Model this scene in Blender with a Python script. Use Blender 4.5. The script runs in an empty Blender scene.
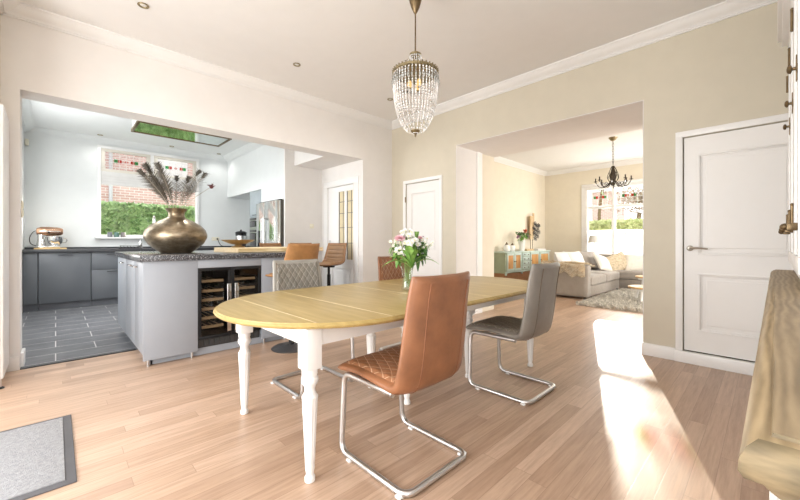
import bpy, bmesh, math, random
from mathutils import Vector, Matrix, noise
PI = math.pi
SC = bpy.context.scene
COL = SC.collection
RND = random.Random(11)

# ------------------------------------------------------------------ mesh builder
def fillet(pts, r, n=5, closed=False):
    out = []; N = len(pts); P = [Vector(p) for p in pts]
    for i in range(N):
        if not closed and i in (0, N-1):
            out.append(P[i]); continue
        a, b, c = P[(i-1) % N], P[i], P[(i+1) % N]
        u = (a-b); w = (c-b); d = min(r, u.length*.49, w.length*.49)
        p0 = b+u.normalized()*d; p2 = b+w.normalized()*d
        for k in range(n+1):
            t = k/n
            out.append(p0*(1-t)**2+b*2*t*(1-t)+p2*t*t)
    return out
def spline(pts, n):
    P = [Vector(p) for p in pts]; P = [P[0]*2-P[1]]+P+[P[-1]*2-P[-2]]; out = []
    m = len(P)-3
    for k in range(n):
        f = k/(n-1)*m; i = min(int(f), m-1); t = f-i
        a, b, c, d = P[i:i+4]
        out.append(.5*((2*b)+(c-a)*t+(2*a-5*b+4*c-d)*t*t+(3*b-a-3*c+d)*t**3))
    return out

class MB:
    def __init__(s, loc=(0, 0, 0)):
        s.bm = bmesh.new(); s.o = Vector(loc); s.m = Matrix.Identity(4); s.uvs = None
    def _v(s, p): return s.bm.verts.new(s.m @ Vector(p) - s.o)
    def _merge(s, t):
        t.transform(Matrix.Translation(-s.o) @ s.m)
        me = bpy.data.meshes.new('tmp'); t.to_mesh(me); t.free(); s.bm.from_mesh(me); bpy.data.meshes.remove(me)
    def box(s, x0, x1, y0, y1, z0, z1, bev=0, seg=2):
        t = bmesh.new(); bmesh.ops.create_cube(t, size=1)
        t.transform(Matrix.Translation(((x0+x1)/2, (y0+y1)/2, (z0+z1)/2)) @ Matrix.Diagonal((abs(x1-x0), abs(y1-y0), abs(z1-z0), 1)))
        if bev: bmesh.ops.bevel(t, geom=t.edges[:], offset=bev, segments=seg, profile=.5, affect='EDGES')
        s._merge(t); return s
    def loft(s, rings, cap=True, closed=True, wrap=False):
        R = [[s._v(p) for p in r] for r in rings]; n = len(R[0]); f = s.bm.faces.new
        L = len(R)
        for i in range(L if wrap else L-1):
            a, b = R[i], R[(i+1) % L]
            for j in range(n if closed else n-1):
                k = (j+1) % n
                try: f((a[j], a[k], b[k], b[j]))
                except ValueError: pass
        if cap and closed and not wrap:
            f(list(reversed(R[0]))); f(R[-1])
        return s
    def lathe(s, prof, c=(0, 0, 0), seg=28, fn=None):
        rings = []
        for r, z in prof:
            rings.append([(c[0]+(fn(r, z, k/seg) if fn else r)*math.cos(2*PI*k/seg), c[1]+(fn(r, z, k/seg) if fn else r)*math.sin(2*PI*k/seg), c[2]+z) for k in range(seg)])
        return s.loft(rings)
    def cyl(s, x, y, z0, z1, r, r2=None, seg=20):
        return s.lathe([(r, z0), (r if r2 is None else r2, z1)], (x, y, 0), seg)
    def tube(s, pts, r, seg=8, flat=1.0):
        P = [Vector(p) for p in pts]; n = len(P)
        T = [(P[min(i+1, n-1)]-P[max(i-1, 0)]).normalized() for i in range(n)]
        up = Vector((0, 0, 1)) if abs(T[0].z) < .9 else Vector((1, 0, 0))
        nrm = T[0].cross(up).normalized(); rings = []
        for i in range(n):
            nrm = (nrm-T[i]*nrm.dot(T[i])).normalized(); b = T[i].cross(nrm)
            rr = r[i] if isinstance(r, (list, tuple)) else r
            rings.append([P[i]+nrm*math.cos(2*PI*k/seg)*rr+b*math.sin(2*PI*k/seg)*rr*flat for k in range(seg)])
        return s.loft(rings)
    def rod(s, a, b, r, r2=None, seg=10): return s.tube([a, b], [r, r if r2 is None else r2], seg)
    def prism(s, poly, axis, a, b):
        def p3(p, h): return {'x': (h, p[0], p[1]), 'y': (p[0], h, p[1]), 'z': (p[0], p[1], h)}[axis]
        return s.loft([[p3(p, a) for p in poly], [p3(p, b) for p in poly]])
    def ball(s, c, r, u=12, v=8, fn=None):
        t = bmesh.new(); bmesh.ops.create_uvsphere(t, u_segments=u, v_segments=v, radius=1)
        if not isinstance(r, (tuple, list)): r = (r, r, r)
        t.transform(Matrix.Translation(c) @ Matrix.Diagonal((*r, 1)))
        if fn:
            for q in t.verts: q.co = fn(q.co)
        s._merge(t); return s
    def octa(s, c, r, h=None):
        h = h or r; x, y, z = c
        v = [s._v(p) for p in ((x+r, y, z), (x, y+r, z), (x-r, y, z), (x, y-r, z), (x, y, z+h), (x, y, z-h))]
        for i in range(4):
            s.bm.faces.new((v[i], v[(i+1) % 4], v[4])); s.bm.faces.new((v[(i+1) % 4], v[i], v[5]))
        return s
    def grid(s, fn, nu, nv, uvfn=None):
        V = [[s._v(fn(i/nu, j/nv)) for j in range(nv+1)] for i in range(nu+1)]
        if uvfn: lay = s.bm.loops.layers.uv.verify()
        for i in range(nu):
            for j in range(nv):
                q = ((i, j), (i+1, j), (i+1, j+1), (i, j+1))
                f = s.bm.faces.new([V[a][b] for a, b in q])
                if uvfn:
                    for l, (a, b) in zip(f.loops, q): l[lay].uv = uvfn(a/nu, b/nv)
        return s
    def tri(s, a, b, c):
        s.bm.faces.new((s._v(a), s._v(b), s._v(c)))
    def quad(s, a, b, c, d):
        s.bm.faces.new((s._v(a), s._v(b), s._v(c), s._v(d)))
    def build(s, name, mat, parent=None, ang=35, recalc=True):
        if recalc: bmesh.ops.recalc_face_normals(s.bm, faces=s.bm.faces[:])
        me = bpy.data.meshes.new(name); s.bm.to_mesh(me); s.bm.free()
        me.materials.append(mat)
        if ang:
            me.polygons.foreach_set('use_smooth', [True]*len(me.polygons))
            me.set_sharp_from_angle(angle=math.radians(ang))
        o = bpy.data.objects.new(name, me); COL.objects.link(o)
        if parent: o.parent = parent
        return o

def tag(o, label=None, cat=None, group=None, kind=None):
    if label: o['label'] = label
    if cat: o['category'] = cat
    if group: o['group'] = group
    if kind: o['kind'] = kind
    return o
def thing(name, label, cat, loc=(0, 0, 0), rz=0, group=None):
    o = bpy.data.objects.new(name, None); COL.objects.link(o); o.empty_display_size = .05
    o.location = loc; o.rotation_euler = (0, 0, rz)
    return tag(o, label, cat, group)
def dup(root, loc, rz, label, group=None):
    def cp(o, par):
        c = o.copy(); COL.objects.link(c)
        if par: c.parent = par
        for ch in list(o.children): cp(ch, c)
        return c
    r = cp(root, None); r.location = loc; r.rotation_euler = (0, 0, rz); r['label'] = label
    if group: r['group'] = group
    return r
def struct(o): o['kind'] = 'structure'; return o

# ------------------------------------------------------------------ materials
class NT:
    def __init__(s, name):
        s.mat = bpy.data.materials.new(name); s.mat.use_nodes = True; s.t = s.mat.node_tree; s.t.nodes.clear()
        s.out = s.n('ShaderNodeOutputMaterial')
    def n(s, typ, **kw):
        q = s.t.nodes.new(typ)
        for k, v in kw.items(): setattr(q, k, v)
        return q
    def l(s, a, b): s.t.links.new(a, b)
    def val(s, sock, v):
        if hasattr(v, 'node'): s.l(v, sock)
        else: sock.default_value = v
    def math(s, op, a, b=0, c=None):
        q = s.n('ShaderNodeMath', operation=op); s.val(q.inputs[0], a); s.val(q.inputs[1], b)
        if c is not None: s.val(q.inputs[2], c)
        return q.outputs[0]
    def mix(s, f, a, b, mode='MIX'):
        q = s.n('ShaderNodeMix', data_type='RGBA', blend_type=mode); s.val(q.inputs[0], f)
        s.val(q.inputs[6], a); s.val(q.inputs[7], b); return q.outputs[2]
    def coord(s, scale=(1, 1, 1), which='Object'):
        tc = s.n('ShaderNodeTexCoord'); mp = s.n('ShaderNodeMapping'); mp.inputs['Scale'].default_value = scale
        s.l(tc.outputs[which], mp.inputs[0]); return mp.outputs[0]
    def noise(s, vec, scale, detail=3, rough=.55):
        q = s.n('ShaderNodeTexNoise'); s.l(vec, q.inputs['Vector']); q.inputs['Scale'].default_value = scale
        q.inputs['Detail'].default_value = detail; q.inputs['Roughness'].default_value = rough; return q.outputs[0]
    def ramp(s, f, stops):
        q = s.n('ShaderNodeValToRGB'); s.val(q.inputs[0], f); e = q.color_ramp.elements
        while len(e) < len(stops): e.new(.5)
        for x, (p, c) in zip(e, stops): x.position = p; x.color = c if len(c) == 4 else (*c, 1)
        return q.outputs[0]
    def bsdf(s, col, rough=.5, metal=0, spec=.5, coat=0, bump=None, bstr=.2, bdist=.01, sheen=0, sub=None):
        b = s.n('ShaderNodeBsdfPrincipled'); s.val(b.inputs['Base Color'], col if hasattr(col, 'node') else (*col, 1))
        s.val(b.inputs['Roughness'], rough); b.inputs['Metallic'].default_value = metal
        b.inputs['Specular IOR Level'].default_value = spec; b.inputs['Coat Weight'].default_value = coat
        b.inputs['Sheen Weight'].default_value = sheen
        if bump is not None:
            q = s.n('ShaderNodeBump'); q.inputs['Strength'].default_value = bstr; q.inputs['Distance'].default_value = bdist
            s.l(bump, q.inputs['Height']); s.l(q.outputs[0], b.inputs['Normal'])
        s.l(b.outputs[0], s.out.inputs[0]); return b
def C4(c): return (c[0], c[1], c[2], 1)
def mul(c, k): return tuple(x*k for x in c)
def M(name, col, rough=.5, metal=0, var=.08, scale=6, bump=0, bscale=60, spec=.5, coat=0, stretch=(1, 1, 1), sheen=0):
    t = NT(name); v = t.coord(stretch); nz = t.noise(v, scale)
    c = t.ramp(nz, [(.3, mul(col, 1-var)), (.7, mul(col, 1+var))])
    b = t.noise(v, bscale, 4) if bump else None
    t.bsdf(c, rough, metal, spec, coat, b, bump, .01, sheen); return t.mat
def WOOD(name, c1, c2, stretch=(1, 12, 12), scale=3, rough=.45, bump=.08, coat=0, spec=.5, rings=True):
    t = NT(name); v = t.coord(stretch); n1 = t.noise(v, scale, 6, .6)
    w = t.n('ShaderNodeTexWave', wave_type='BANDS', bands_direction='Y'); t.l(v, w.inputs[0])
    w.inputs['Scale'].default_value = .35*scale; w.inputs['Distortion'].default_value = 9; w.inputs['Detail'].default_value = 3
    f = t.math('ADD', t.math('MULTIPLY', n1, .7), t.math('MULTIPLY', w.outputs[1], .3 if rings else 0))
    c = t.ramp(f, [(.25, c1), (.75, c2)])
    t.bsdf(c, rough, 0, spec, coat, n1, bump, .004); return t.mat

def planks_mat():
    t = NT('oak plank floor'); tc = t.n('ShaderNodeTexCoord'); sx = t.n('ShaderNodeSeparateXYZ'); t.l(tc.outputs['Object'], sx.inputs[0])
    W, L = .088, 1.3
    yr = t.math('DIVIDE', sx.outputs[1], W); row = t.math('FLOOR', yr); fy = t.math('FRACT', yr)
    wn = t.n('ShaderNodeTexWhiteNoise', noise_dimensions='1D'); t.l(row, wn.inputs['W'])
    xr = t.math('ADD', t.math('DIVIDE', sx.outputs[0], L), t.math('MULTIPLY', wn.outputs[0], 7.3))
    colm = t.math('FLOOR', xr); fx = t.math('FRACT', xr)
    cb = t.n('ShaderNodeCombineXYZ'); t.l(row, cb.inputs[0]); t.l(colm, cb.inputs[1])
    w2 = t.n('ShaderNodeTexWhiteNoise', noise_dimensions='2D'); t.l(cb.outputs[0], w2.inputs['Vector'])
    mp = t.n('ShaderNodeMapping'); mp.inputs['Scale'].default_value = (1.6, 26, 1); t.l(tc.outputs['Object'], mp.inputs[0])
    ad = t.n('ShaderNodeVectorMath', operation='ADD'); t.l(mp.outputs[0], ad.inputs[0])
    sc = t.n('ShaderNodeVectorMath', operation='SCALE'); t.l(w2.outputs['Color'], sc.inputs[0]); sc.inputs['Scale'].default_value = 20; t.l(sc.outputs[0], ad.inputs[1])
    g = t.noise(ad.outputs[0], 2.2, 6, .65)
    base = t.ramp(w2.outputs[0], [(0, FL[0]), (.35, FL[1]), (.7, FL[2]), (1, FL[3])])
    grain = t.ramp(g, [(.3, (.80, .77, .75)), (.62, (1.06, 1.06, 1.06))])
    c = t.mix(1, base, grain, 'MULTIPLY')
    e1 = t.math('MINIMUM', fy, t.math('SUBTRACT', 1, fy)); e2 = t.math('MULTIPLY', t.math('MINIMUM', fx, t.math('SUBTRACT', 1, fx)), L/W)
    e = t.math('MINIMUM', e1, e2); gap = t.math('LESS_THAN', e, .016)
    c = t.mix(t.math('MULTIPLY', gap, .45), c, (.22, .13, .08, 1))
    b = t.bsdf(c, t.ramp(g, [(.2, (.36, .36, .36)), (.8, (.27, .27, .27))]), 0, .5, 0, t.math('SUBTRACT', t.math('MULTIPLY', g, .3), gap), .12, .003)
    return t.mat
FL = [(.44, .295, .205), (.495, .34, .24), (.535, .375, .27), (.59, .42, .31)]

def tile_mat():
    t = NT('grey slate floor tile'); v = t.coord()
    br = t.n('ShaderNodeTexBrick', offset=.5); t.l(v, br.inputs[0])
    br.inputs['Scale'].default_value = 1; br.inputs['Brick Width'].default_value = .62; br.inputs['Row Height'].default_value = .31
    br.inputs['Mortar Size'].default_value = .004; br.inputs['Mortar Smooth'].default_value = 0
    nz = t.noise(v, 3.5, 8, .65); n2 = t.noise(t.coord((1, 4, 1)), 6, 5)
    c = t.ramp(t.math('ADD', t.math('MULTIPLY', nz, .6), t.math('MULTIPLY', n2, .4)), [(.3, (.075, .078, .086)), (.7, (.20, .205, .22))])
    c = t.mix(br.outputs[1], c, (.62, .61, .60, 1))
    t.bsdf(c, .32, 0, .5, 0, nz, .05, .003); return t.mat

def brick_mat():
    t = NT('red brick facade'); v = t.coord((1, 1, 1)); sx = t.n('ShaderNodeSeparateXYZ'); t.l(v, sx.inputs[0])
    cb = t.n('ShaderNodeCombineXYZ'); t.l(t.math('ADD', sx.outputs[0], sx.outputs[1]), cb.inputs[0]); t.l(sx.outputs[2], cb.inputs[1])
    br = t.n('ShaderNodeTexBrick', offset=.5); t.l(cb.outputs[0], br.inputs[0]); br.inputs['Scale'].default_value = 1
    br.inputs['Brick Width'].default_value = .22; br.inputs['Row Height'].default_value = .075; br.inputs['Mortar Size'].default_value = .009
    br.inputs['Color1'].default_value = (.56, .33, .28, 1); br.inputs['Color2'].default_value = (.70, .46, .40, 1); br.inputs['Mortar'].default_value = (.78, .72, .68, 1)
    t.bsdf(br.outputs[0], .8); return t.mat
def leaf_mat(name, c1, c2, scale=18, rough=.5):
    t = NT(name); v = t.coord(); nz = t.noise(v, scale, 4, .7); g = t.n('ShaderNodeNewGeometry'); f = t.math('ADD', t.math('MULTIPLY', nz, .5), t.math('MULTIPLY', g.outputs['Random Per Island'], .5)); c = t.ramp(f, [(.2, c1), (.8, c2)])
    b = t.bsdf(c, rough); return t.mat
def granite_mat():
    t = NT('speckled black granite'); v = t.coord(); a = t.n('ShaderNodeTexVoronoi'); t.l(v, a.inputs[0]); a.inputs['Scale'].default_value = 150
    nz = t.noise(v, 90, 4, .7)
    f = t.math('ADD', t.math('MULTIPLY', a.outputs[0], .5), t.math('MULTIPLY', nz, .6))
    c = t.ramp(f, [(.42, (.020, .020, .023)), (.60, (.06, .06, .065)), (.76, (.38, .38, .40))])
    t.bsdf(c, .16, 0, .5); return t.mat
def glass_mat(name, col=(1, 1, 1), refl=.06, rough=.02):
    t = NT(name); tr = t.n('ShaderNodeBsdfTransparent'); tr.inputs[0].default_value = C4(col)
    g = t.n('ShaderNodeBsdfGlossy'); g.inputs['Roughness'].default_value = rough
    m = t.n('ShaderNodeMixShader'); m.inputs[0].default_value = refl
    t.l(tr.outputs[0], m.inputs[1]); t.l(g.outputs[0], m.inputs[2]); t.l(m.outputs[0], t.out.inputs[0]); return t.mat
def frosted_mat():
    t = NT('frosted window film'); a = t.n('ShaderNodeBsdfTranslucent'); a.inputs[0].default_value = (.97, .97, .97, 1)
    d = t.n('ShaderNodeBsdfDiffuse'); d.inputs[0].default_value = (.95, .95, .95, 1)
    v = t.coord(); nz = t.noise(v, 40, 3)
    m = t.n('ShaderNodeMixShader'); t.l(t.ramp(nz, [(0, (.18, .18, .18)), (1, (.25, .25, .25))]), m.inputs[0])
    t.l(a.outputs[0], m.inputs[1]); t.l(d.outputs[0], m.inputs[2]); t.l(m.outputs[0], t.out.inputs[0]); return t.mat
def crystal_mat():
    t = NT('cut crystal bead'); tr = t.n('ShaderNodeBsdfTransparent'); tr.inputs[0].default_value = (.97, .97, .97, 1)
    g = t.n('ShaderNodeBsdfGlossy'); g.inputs['Roughness'].default_value = .05
    d = t.n('ShaderNodeBsdfDiffuse'); v = t.coord(); nz = t.noise(v, 60, 2)
    t.l(t.ramp(nz, [(.3, (.80, .79, .77)), (.7, (.96, .96, .95))]), d.inputs[0])
    m1 = t.n('ShaderNodeMixShader'); m1.inputs[0].default_value = .45; t.l(d.outputs[0], m1.inputs[1]); t.l(g.outputs[0], m1.inputs[2])
    m = t.n('ShaderNodeMixShader'); m.inputs[0].default_value = .62; t.l(tr.outputs[0], m.inputs[1]); t.l(m1.outputs[0], m.inputs[2])
    t.l(m.outputs[0], t.out.inputs[0]); return t.mat
def quilt_mat(name, col, stitch, d, diamond=True, rough=.42):
    t = NT(name); tc = t.n('ShaderNodeTexCoord'); sx = t.n('ShaderNodeSeparateXYZ'); t.l(tc.outputs['UV'], sx.inputs[0])
    nz = t.noise(t.coord(), 7, 4); c = t.ramp(nz, [(.3, mul(col, .86)), (.7, mul(col, 1.12))])
    def dist(e):
        f = t.math('FRACT', t.math('ADD', e, 100)); return t.math('MINIMUM', f, t.math('SUBTRACT', 1, f))
    if diamond:
        a = t.math('DIVIDE', t.math('ADD', sx.outputs[0], t.math('MULTIPLY', sx.outputs[1], .72)), d)
        b = t.math('DIVIDE', t.math('SUBTRACT', sx.outputs[0], t.math('MULTIPLY', sx.outputs[1], .72)), d)
        e = t.math('MINIMUM', dist(a), dist(b))
    else:
        e = dist(t.math('DIVIDE', sx.outputs[1], d))
    ln = t.math('LESS_THAN', e, .035 if diamond else .05)
    c = t.mix(t.math('MULTIPLY', ln, .8), c, C4(stitch))
    t.bsdf(c, rough, 0, .5, 0, t.noise(t.coord(), 250, 2), .08, .002); return t.mat
def emis_mat(name, col, s):
    t = NT(name); e = t.n('ShaderNodeEmission'); e.inputs[0].default_value = C4(col); e.inputs[1].default_value = s
    t.l(e.outputs[0], t.out.inputs[0]); return t.mat

m_floor = planks_mat(); m_tile = tile_mat(); m_brick = brick_mat(); m_granite = granite_mat()
m_white = M('warm white wall paint', (.79, .765, .74), .85, var=.015, bump=.03, bscale=180)
m_beige = M('sand beige wall paint', (.63, .58, .475), .85, var=.02, bump=.03, bscale=180)
m_pale = M('pale sand wall paint', (.74, .68, .56), .85, var=.02, bump=.03, bscale=180)
m_kwall = M('cool white kitchen paint', (.74, .76, .755), .8, var=.015, bump=.03, bscale=180)
m_ceil = M('white ceiling paint', (.81, .80, .79), .9, var=.01)
m_trim = M('white gloss trim paint', (.84, .835, .825), .35, var=.01)
m_door = M('white door paint', (.82, .805, .785), .38, var=.01)
m_cream = M('cream window frame paint', (.72, .68, .60), .4, var=.02)
m_gap = M('dark joint shadow gap', (.10, .08, .05), .8)
m_glass = glass_mat('clear window glass', (1, 1, 1), .05)
m_frost = frosted_mat()
m_lead = M('dark lead came', (.16, .16, .16), .5, .6)
m_leadw = M('pale lead came', (.62, .62, .60), .5, .2)
m_gred = glass_mat('red stained glass', (.80, .22, .18), .05); m_ggrn = glass_mat('green stained glass', (.25, .66, .36), .05); m_gpink = glass_mat('pink stained glass', (.92, .62, .60), .05)
m_amber = M('amber cathedral glass', (.70, .61, .41), .25, var=.08)
m_steel = M('brushed steel', (.62, .62, .62), .28, 1, var=.05, scale=3, stretch=(1, 1, 20))
m_chrome = M('polished chrome', (.8, .8, .8), .1, 1, var=.02)
m_alu = M('satin aluminium', (.66, .66, .66), .35, 1, var=.03)
m_kgrey = M('slate grey cabinet lacquer', (.108, .117, .130), .35, var=.02)
m_kgrey2 = M('mid grey cabinet lacquer', (.315, .335, .37), .38, var=.015)
m_plinth = M('dark grey plinth', (.11, .115, .13), .45)
m_ktop = M('matt black worktop', (.035, .036, .04), .35, var=.2, scale=40)
m_black = M('black plastic', (.012, .012, .013), .45, spec=.3)
m_blackglass = M('black glass', (.012, .012, .014), .04, 0, spec=.6)
m_bronze = M('dark antique bronze', (.17, .12, .065), .4, .85, var=.25, scale=30)
m_brass = M('aged brass', (.30, .25, .15), .35, .9, var=.2, scale=25)
m_tabletop = WOOD('honey oak tabletop', (.40, .285, .095), (.66, .50, .225), (13, 1.3, 6), 2.2, .33, .05, rings=False)
m_chalk = M('chalk white furniture paint', (.86, .855, .84), .45, var=.02)
m_oak = WOOD('limed oak shelf', (.19, .135, .07), (.38, .285, .165), (1.5, 11, 6), 4.5, .5, .25)
m_oakend = WOOD('oak end grain', (.09, .07, .04), (.27, .205, .115), (10, 6, 30), 3, .55, .12)
m_barwood = WOOD('blond bar slab wood', (.62, .45, .22), (.86, .71, .47), (2, 9, 9), 3, .4)
m_rackwood = M('beech rack front', (.78, .56, .32), .5, var=.12, scale=20)
m_vase = None
m_tan = M('tan leather', (.265, .112, .052), .36, var=.24, scale=8, bump=.08, bscale=240)
m_grey_l = M('taupe grey leather', (.235, .215, .19), .34, var=.12, scale=7, bump=.08, bscale=240)
m_cog = M('cognac stool leather', (.40, .20, .075), .5, var=.15, scale=14, bump=.08, bscale=240)
m_brown_l = M('brown stool leather', (.25, .12, .045), .4, var=.12, scale=8, bump=.08, bscale=240)
m_qtan = quilt_mat('quilted tan leather', (.27, .115, .052), (.70, .47, .32), .052)
m_qgrey = quilt_mat('quilted taupe leather', (.215, .20, .175), (.52, .50, .46), .052)
m_qgrey_d = quilt_mat('quilted dark taupe leather', (.17, .15, .125), (.40, .37, .32), .052)
m_chan = quilt_mat('channelled brown leather', (.25, .13, .05), (.10, .05, .02), .062, False)
m_seam = M('dark seam piping', (.13, .09, .06), .6)
m_sofa = M('stone grey sofa weave', (.31, .275, .24), .85, var=.07, scale=9, bump=.25, bscale=300, sheen=.2)
m_cushw = M('white linen', (.70, .685, .665), .9, var=.04, bump=.25, bscale=260)
m_knit = M('cream cable knit', (.78, .74, .67), .95, var=.07, scale=20, bump=.9, bscale=50)
m_gold = M('beige patterned weave', (.55, .46, .33), .8, var=.28, scale=28, bump=.3, bscale=120)
m_taupe = M('taupe velvet', (.24, .205, .17), .7, var=.15, sheen=.4)
m_rug = M('shaggy ivory rug yarn', (.62, .59, .53), .95, var=.42, scale=16)
m_fur = M('brown tipped sheepskin', (.56, .44, .28), .95, var=.32, scale=9)
m_furw = M('ivory sheepskin fleece', (.80, .74, .62), .95, var=.12, scale=9)
m_green = M('sage green chalk paint', (.33, .40, .29), .55, var=.08)
m_mint = M('pale mint chalk paint', (.55, .66, .60), .55, var=.06)
m_orange = WOOD('orange pine panel', (.50, .23, .055), (.72, .39, .12), (8, 8, 1.2), 3, .45)
m_plank = WOOD('weathered plank', (.50, .34, .17), (.74, .57, .36), (8, 8, 1.2), 3, .6)
m_base = M('chestnut stained plinth wood', (.36, .17, .075), .4, var=.15)
m_porc = M('white glazed porcelain', (.85, .85, .83), .15, var=.02)
m_leaf = leaf_mat('fresh green leaf', (.10, .26, .04), (.30, .50, .12), 25)
m_leafd = leaf_mat('dark green leaf', (.035, .12, .025), (.10, .24, .06), 25)
m_hedge = leaf_mat('clipped hedge leaf', (.09, .22, .04), (.46, .66, .28), 9); m_hedge2 = leaf_mat('sunlit hedge leaf', (.30, .38, .12), (.70, .72, .38), 9)  # second hedge: pale backlit wash put into the leaf colours
m_stem = M('green stem', (.20, .34, .08), .6)
m_wf = M('white petal', (.88, .88, .84), .6, var=.03); m_pf = M('blush pink petal', (.80, .50, .55), .6, var=.1, scale=30)
m_rf = M('coral petal', (.72, .22, .12), .6, var=.1); m_yf = M('yellow flower centre', (.75, .60, .12), .7)
m_mauve = M('mauve petal', (.48, .28, .36), .6, var=.15)
m_feather = M('brown peacock barb', (.10, .085, .065), .7, var=.25, scale=20); m_eye = M('dark plume eye', (.075, .065, .05), .5, var=.3)
m_quill = M('pale quill', (.42, .36, .28), .6); m_dried = M('dried burgundy bloom', (.13, .035, .035), .7)
m_mat = M('grey entrance mat pile', (.36, .365, .385), .95, var=.16, scale=60, bump=.6, bscale=220)
m_matrim = M('dark rubber mat border', (.115, .115, .125), .7, var=.1)
m_copper = M('copper mixer shell', (.55, .33, .22), .22, .9); m_board = M('bamboo board', (.62, .43, .20), .5, var=.12, scale=12)
m_shade = M('grey lampshade linen', (.62, .61, .58), .9, var=.04)
m_clear = glass_mat('clear vase glass', (.96, .98, .97), .12)
m_crystal = crystal_mat(); m_bulb = emis_mat('warm filament bulb', (1, .62, .25), .9)
m_lens = M('spotlight lens', (.75, .74, .70), .3)
m_mirror = M('hood mirror glass', (.62, .68, .65), .05, 1)
m_ivory = M('ivory switch plate', (.80, .76, .62), .4)
m_grass = M('garden lawn', (.16, .30, .07), .9, var=.3, scale=12)
m_pave = M('garden paving', (.55, .53, .50), .9, var=.1)
t_ = NT('hammered bronze vase'); v_ = t_.coord((1, 1, 2.2)); n1_ = t_.noise(v_, 9, 6, .7); vo_ = t_.n('ShaderNodeTexVoronoi'); t_.l(t_.coord((1, 1, 1)), vo_.inputs[0]); vo_.inputs['Scale'].default_value = 60
t_.bsdf(t_.ramp(n1_, [(.3, (.16, .12, .075)), (.5, (.27, .215, .145)), (.72, (.46, .39, .29))]), .36, .9, .5, 0, vo_.outputs[0], .12, .004); m_vase = t_.mat

# ------------------------------------------------------------------ room shell
YK, XB, HC = 4.57, 4.22, 3.17
def cells(lo, hi, cuts): return sorted(set([lo, hi]+[min(max(c, lo), hi) for c in cuts]))
def wallY(name, x0, x1, y0, y1, z0, z1, holes, mat):
    b = MB(); xs = cells(x0, x1, [h for q in holes for h in q[:2]]); zs = cells(z0, z1, [h for q in holes for h in q[2:]])
    for i in range(len(xs)-1):
        for j in range(len(zs)-1):
            cx, cz = (xs[i]+xs[i+1])/2, (zs[j]+zs[j+1])/2
            if any(q[0] < cx < q[1] and q[2] < cz < q[3] for q in holes): continue
            b.box(xs[i], xs[i+1], y0, y1, zs[j], zs[j+1])
    return struct(b.build(name, mat, ang=0))
def wallX(name, x0, x1, y0, y1, z0, z1, holes, mat):
    b = MB(); ys = cells(y0, y1, [h for q in holes for h in q[:2]]); zs = cells(z0, z1, [h for q in holes for h in q[2:]])
    for i in range(len(ys)-1):
        for j in range(len(zs)-1):
            cy, cz = (ys[i]+ys[i+1])/2, (zs[j]+zs[j+1])/2
            if any(q[0] < cy < q[1] and q[2] < cz < q[3] for q in holes): continue
            b.box(x0, x1, ys[i], ys[i+1], zs[j], zs[j+1])
    return struct(b.build(name, mat, ang=0))

b = MB(); b.box(-1.75, 10.75, -2.2, YK, -.12, 0); b.box(4.34, 10.75, YK, 4.85, -.12, 0); struct(b.build('floor', m_floor, ang=0))
b = MB(); b.box(-.6, 4.34, YK, 8.95, -.12, .004); struct(b.build('floor_kitchen', m_tile, ang=0))
b = MB(); b.box(-.225, .60, YK-.012, YK+.055, 0, .009, .003); struct(b.build('trim_threshold', M('black slate threshold', (.03, .03, .035), .3), ang=0))
b = MB(); b.box(-1.75, 4.34, -.75, 4.84, HC, HC+.15); struct(b.build('ceiling', m_ceil, ang=0))
b = MB(); b.box(-.6, 4.34, 4.84, 8.95, 3.06, 3.32); struct(b.build('ceiling_kitchen', M('cool white ceiling', (.76, .775, .77), .9, var=.01), ang=0))
b = MB(); b.box(4.34, 10.75, -2.3, 4.85, 3.2, 3.35); struct(b.build('ceiling_living', m_ceil, ang=0))

wallY('wall_back', -1.75, 4.22, YK, 4.84, 0, HC, [(-.225, 3.58, 0, 2.46)], m_white)
wallX('wall_right', 4.22, 4.34, -.75, 4.84, 0, HC+.1, [(.87, 3.19, 0, 2.54), (3.50, 4.225, 0, 2.085), (-.27, .56, 0, 2.095)], m_beige)
wallX('wall_left', -1.75, -1.6, -.75, 4.84, 0, HC, [(.1, 3.5, .02, 2.6)], m_white)
wallY('wall_front', -1.75, 4.34, -.75, -.62, 0, HC, [(-1.4, .2, .02, 2.6)], m_white)
b = MB(); b.box(-.62, -.34, 4.0, YK, 0, HC); struct(b.build('wall_left_pier', m_pale, ang=0))
# closet behind the narrow doors and the passage to the living room
b = MB(); b.box(4.9, 5.0, 3.31, 4.84, 0, 2.6); b.box(4.9, 5.0, -.75, .75, 0, 2.6); struct(b.build('wall_closet', m_white, ang=0))
b = MB(); b.box(4.221, 4.74, 3.182, 3.189, 0, 2.53); b.box(4.342, 4.74, 3.189, 3.31, 0, 2.53); struct(b.build('trim_passage_left', m_white, ang=0))
b = MB(); b.box(4.74, 4.875, 3.165, 3.31, 0, 2.53); struct(b.build('trim_passage_post', m_trim, ang=0))
b = MB(); b.box(4.875, 5.26, 3.19, 3.31, 0, 2.53); struct(b.build('trim_passage_inner', m_pale, ang=0))
b = MB(); b.box(4.221, 5.26, .871, .878, 0, 2.53); b.box(4.342, 5.26, .75, .871, 0, 2.53); struct(b.build('trim_passage_right', m_white, ang=0))
b = MB(); b.box(4.221, 5.26, .871, 3.189, 2.53, 2.539); b.box(4.342, 5.26, .75, 3.31, 2.531, 2.70); struct(b.build('trim_passage_top', m_white, ang=0))
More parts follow.
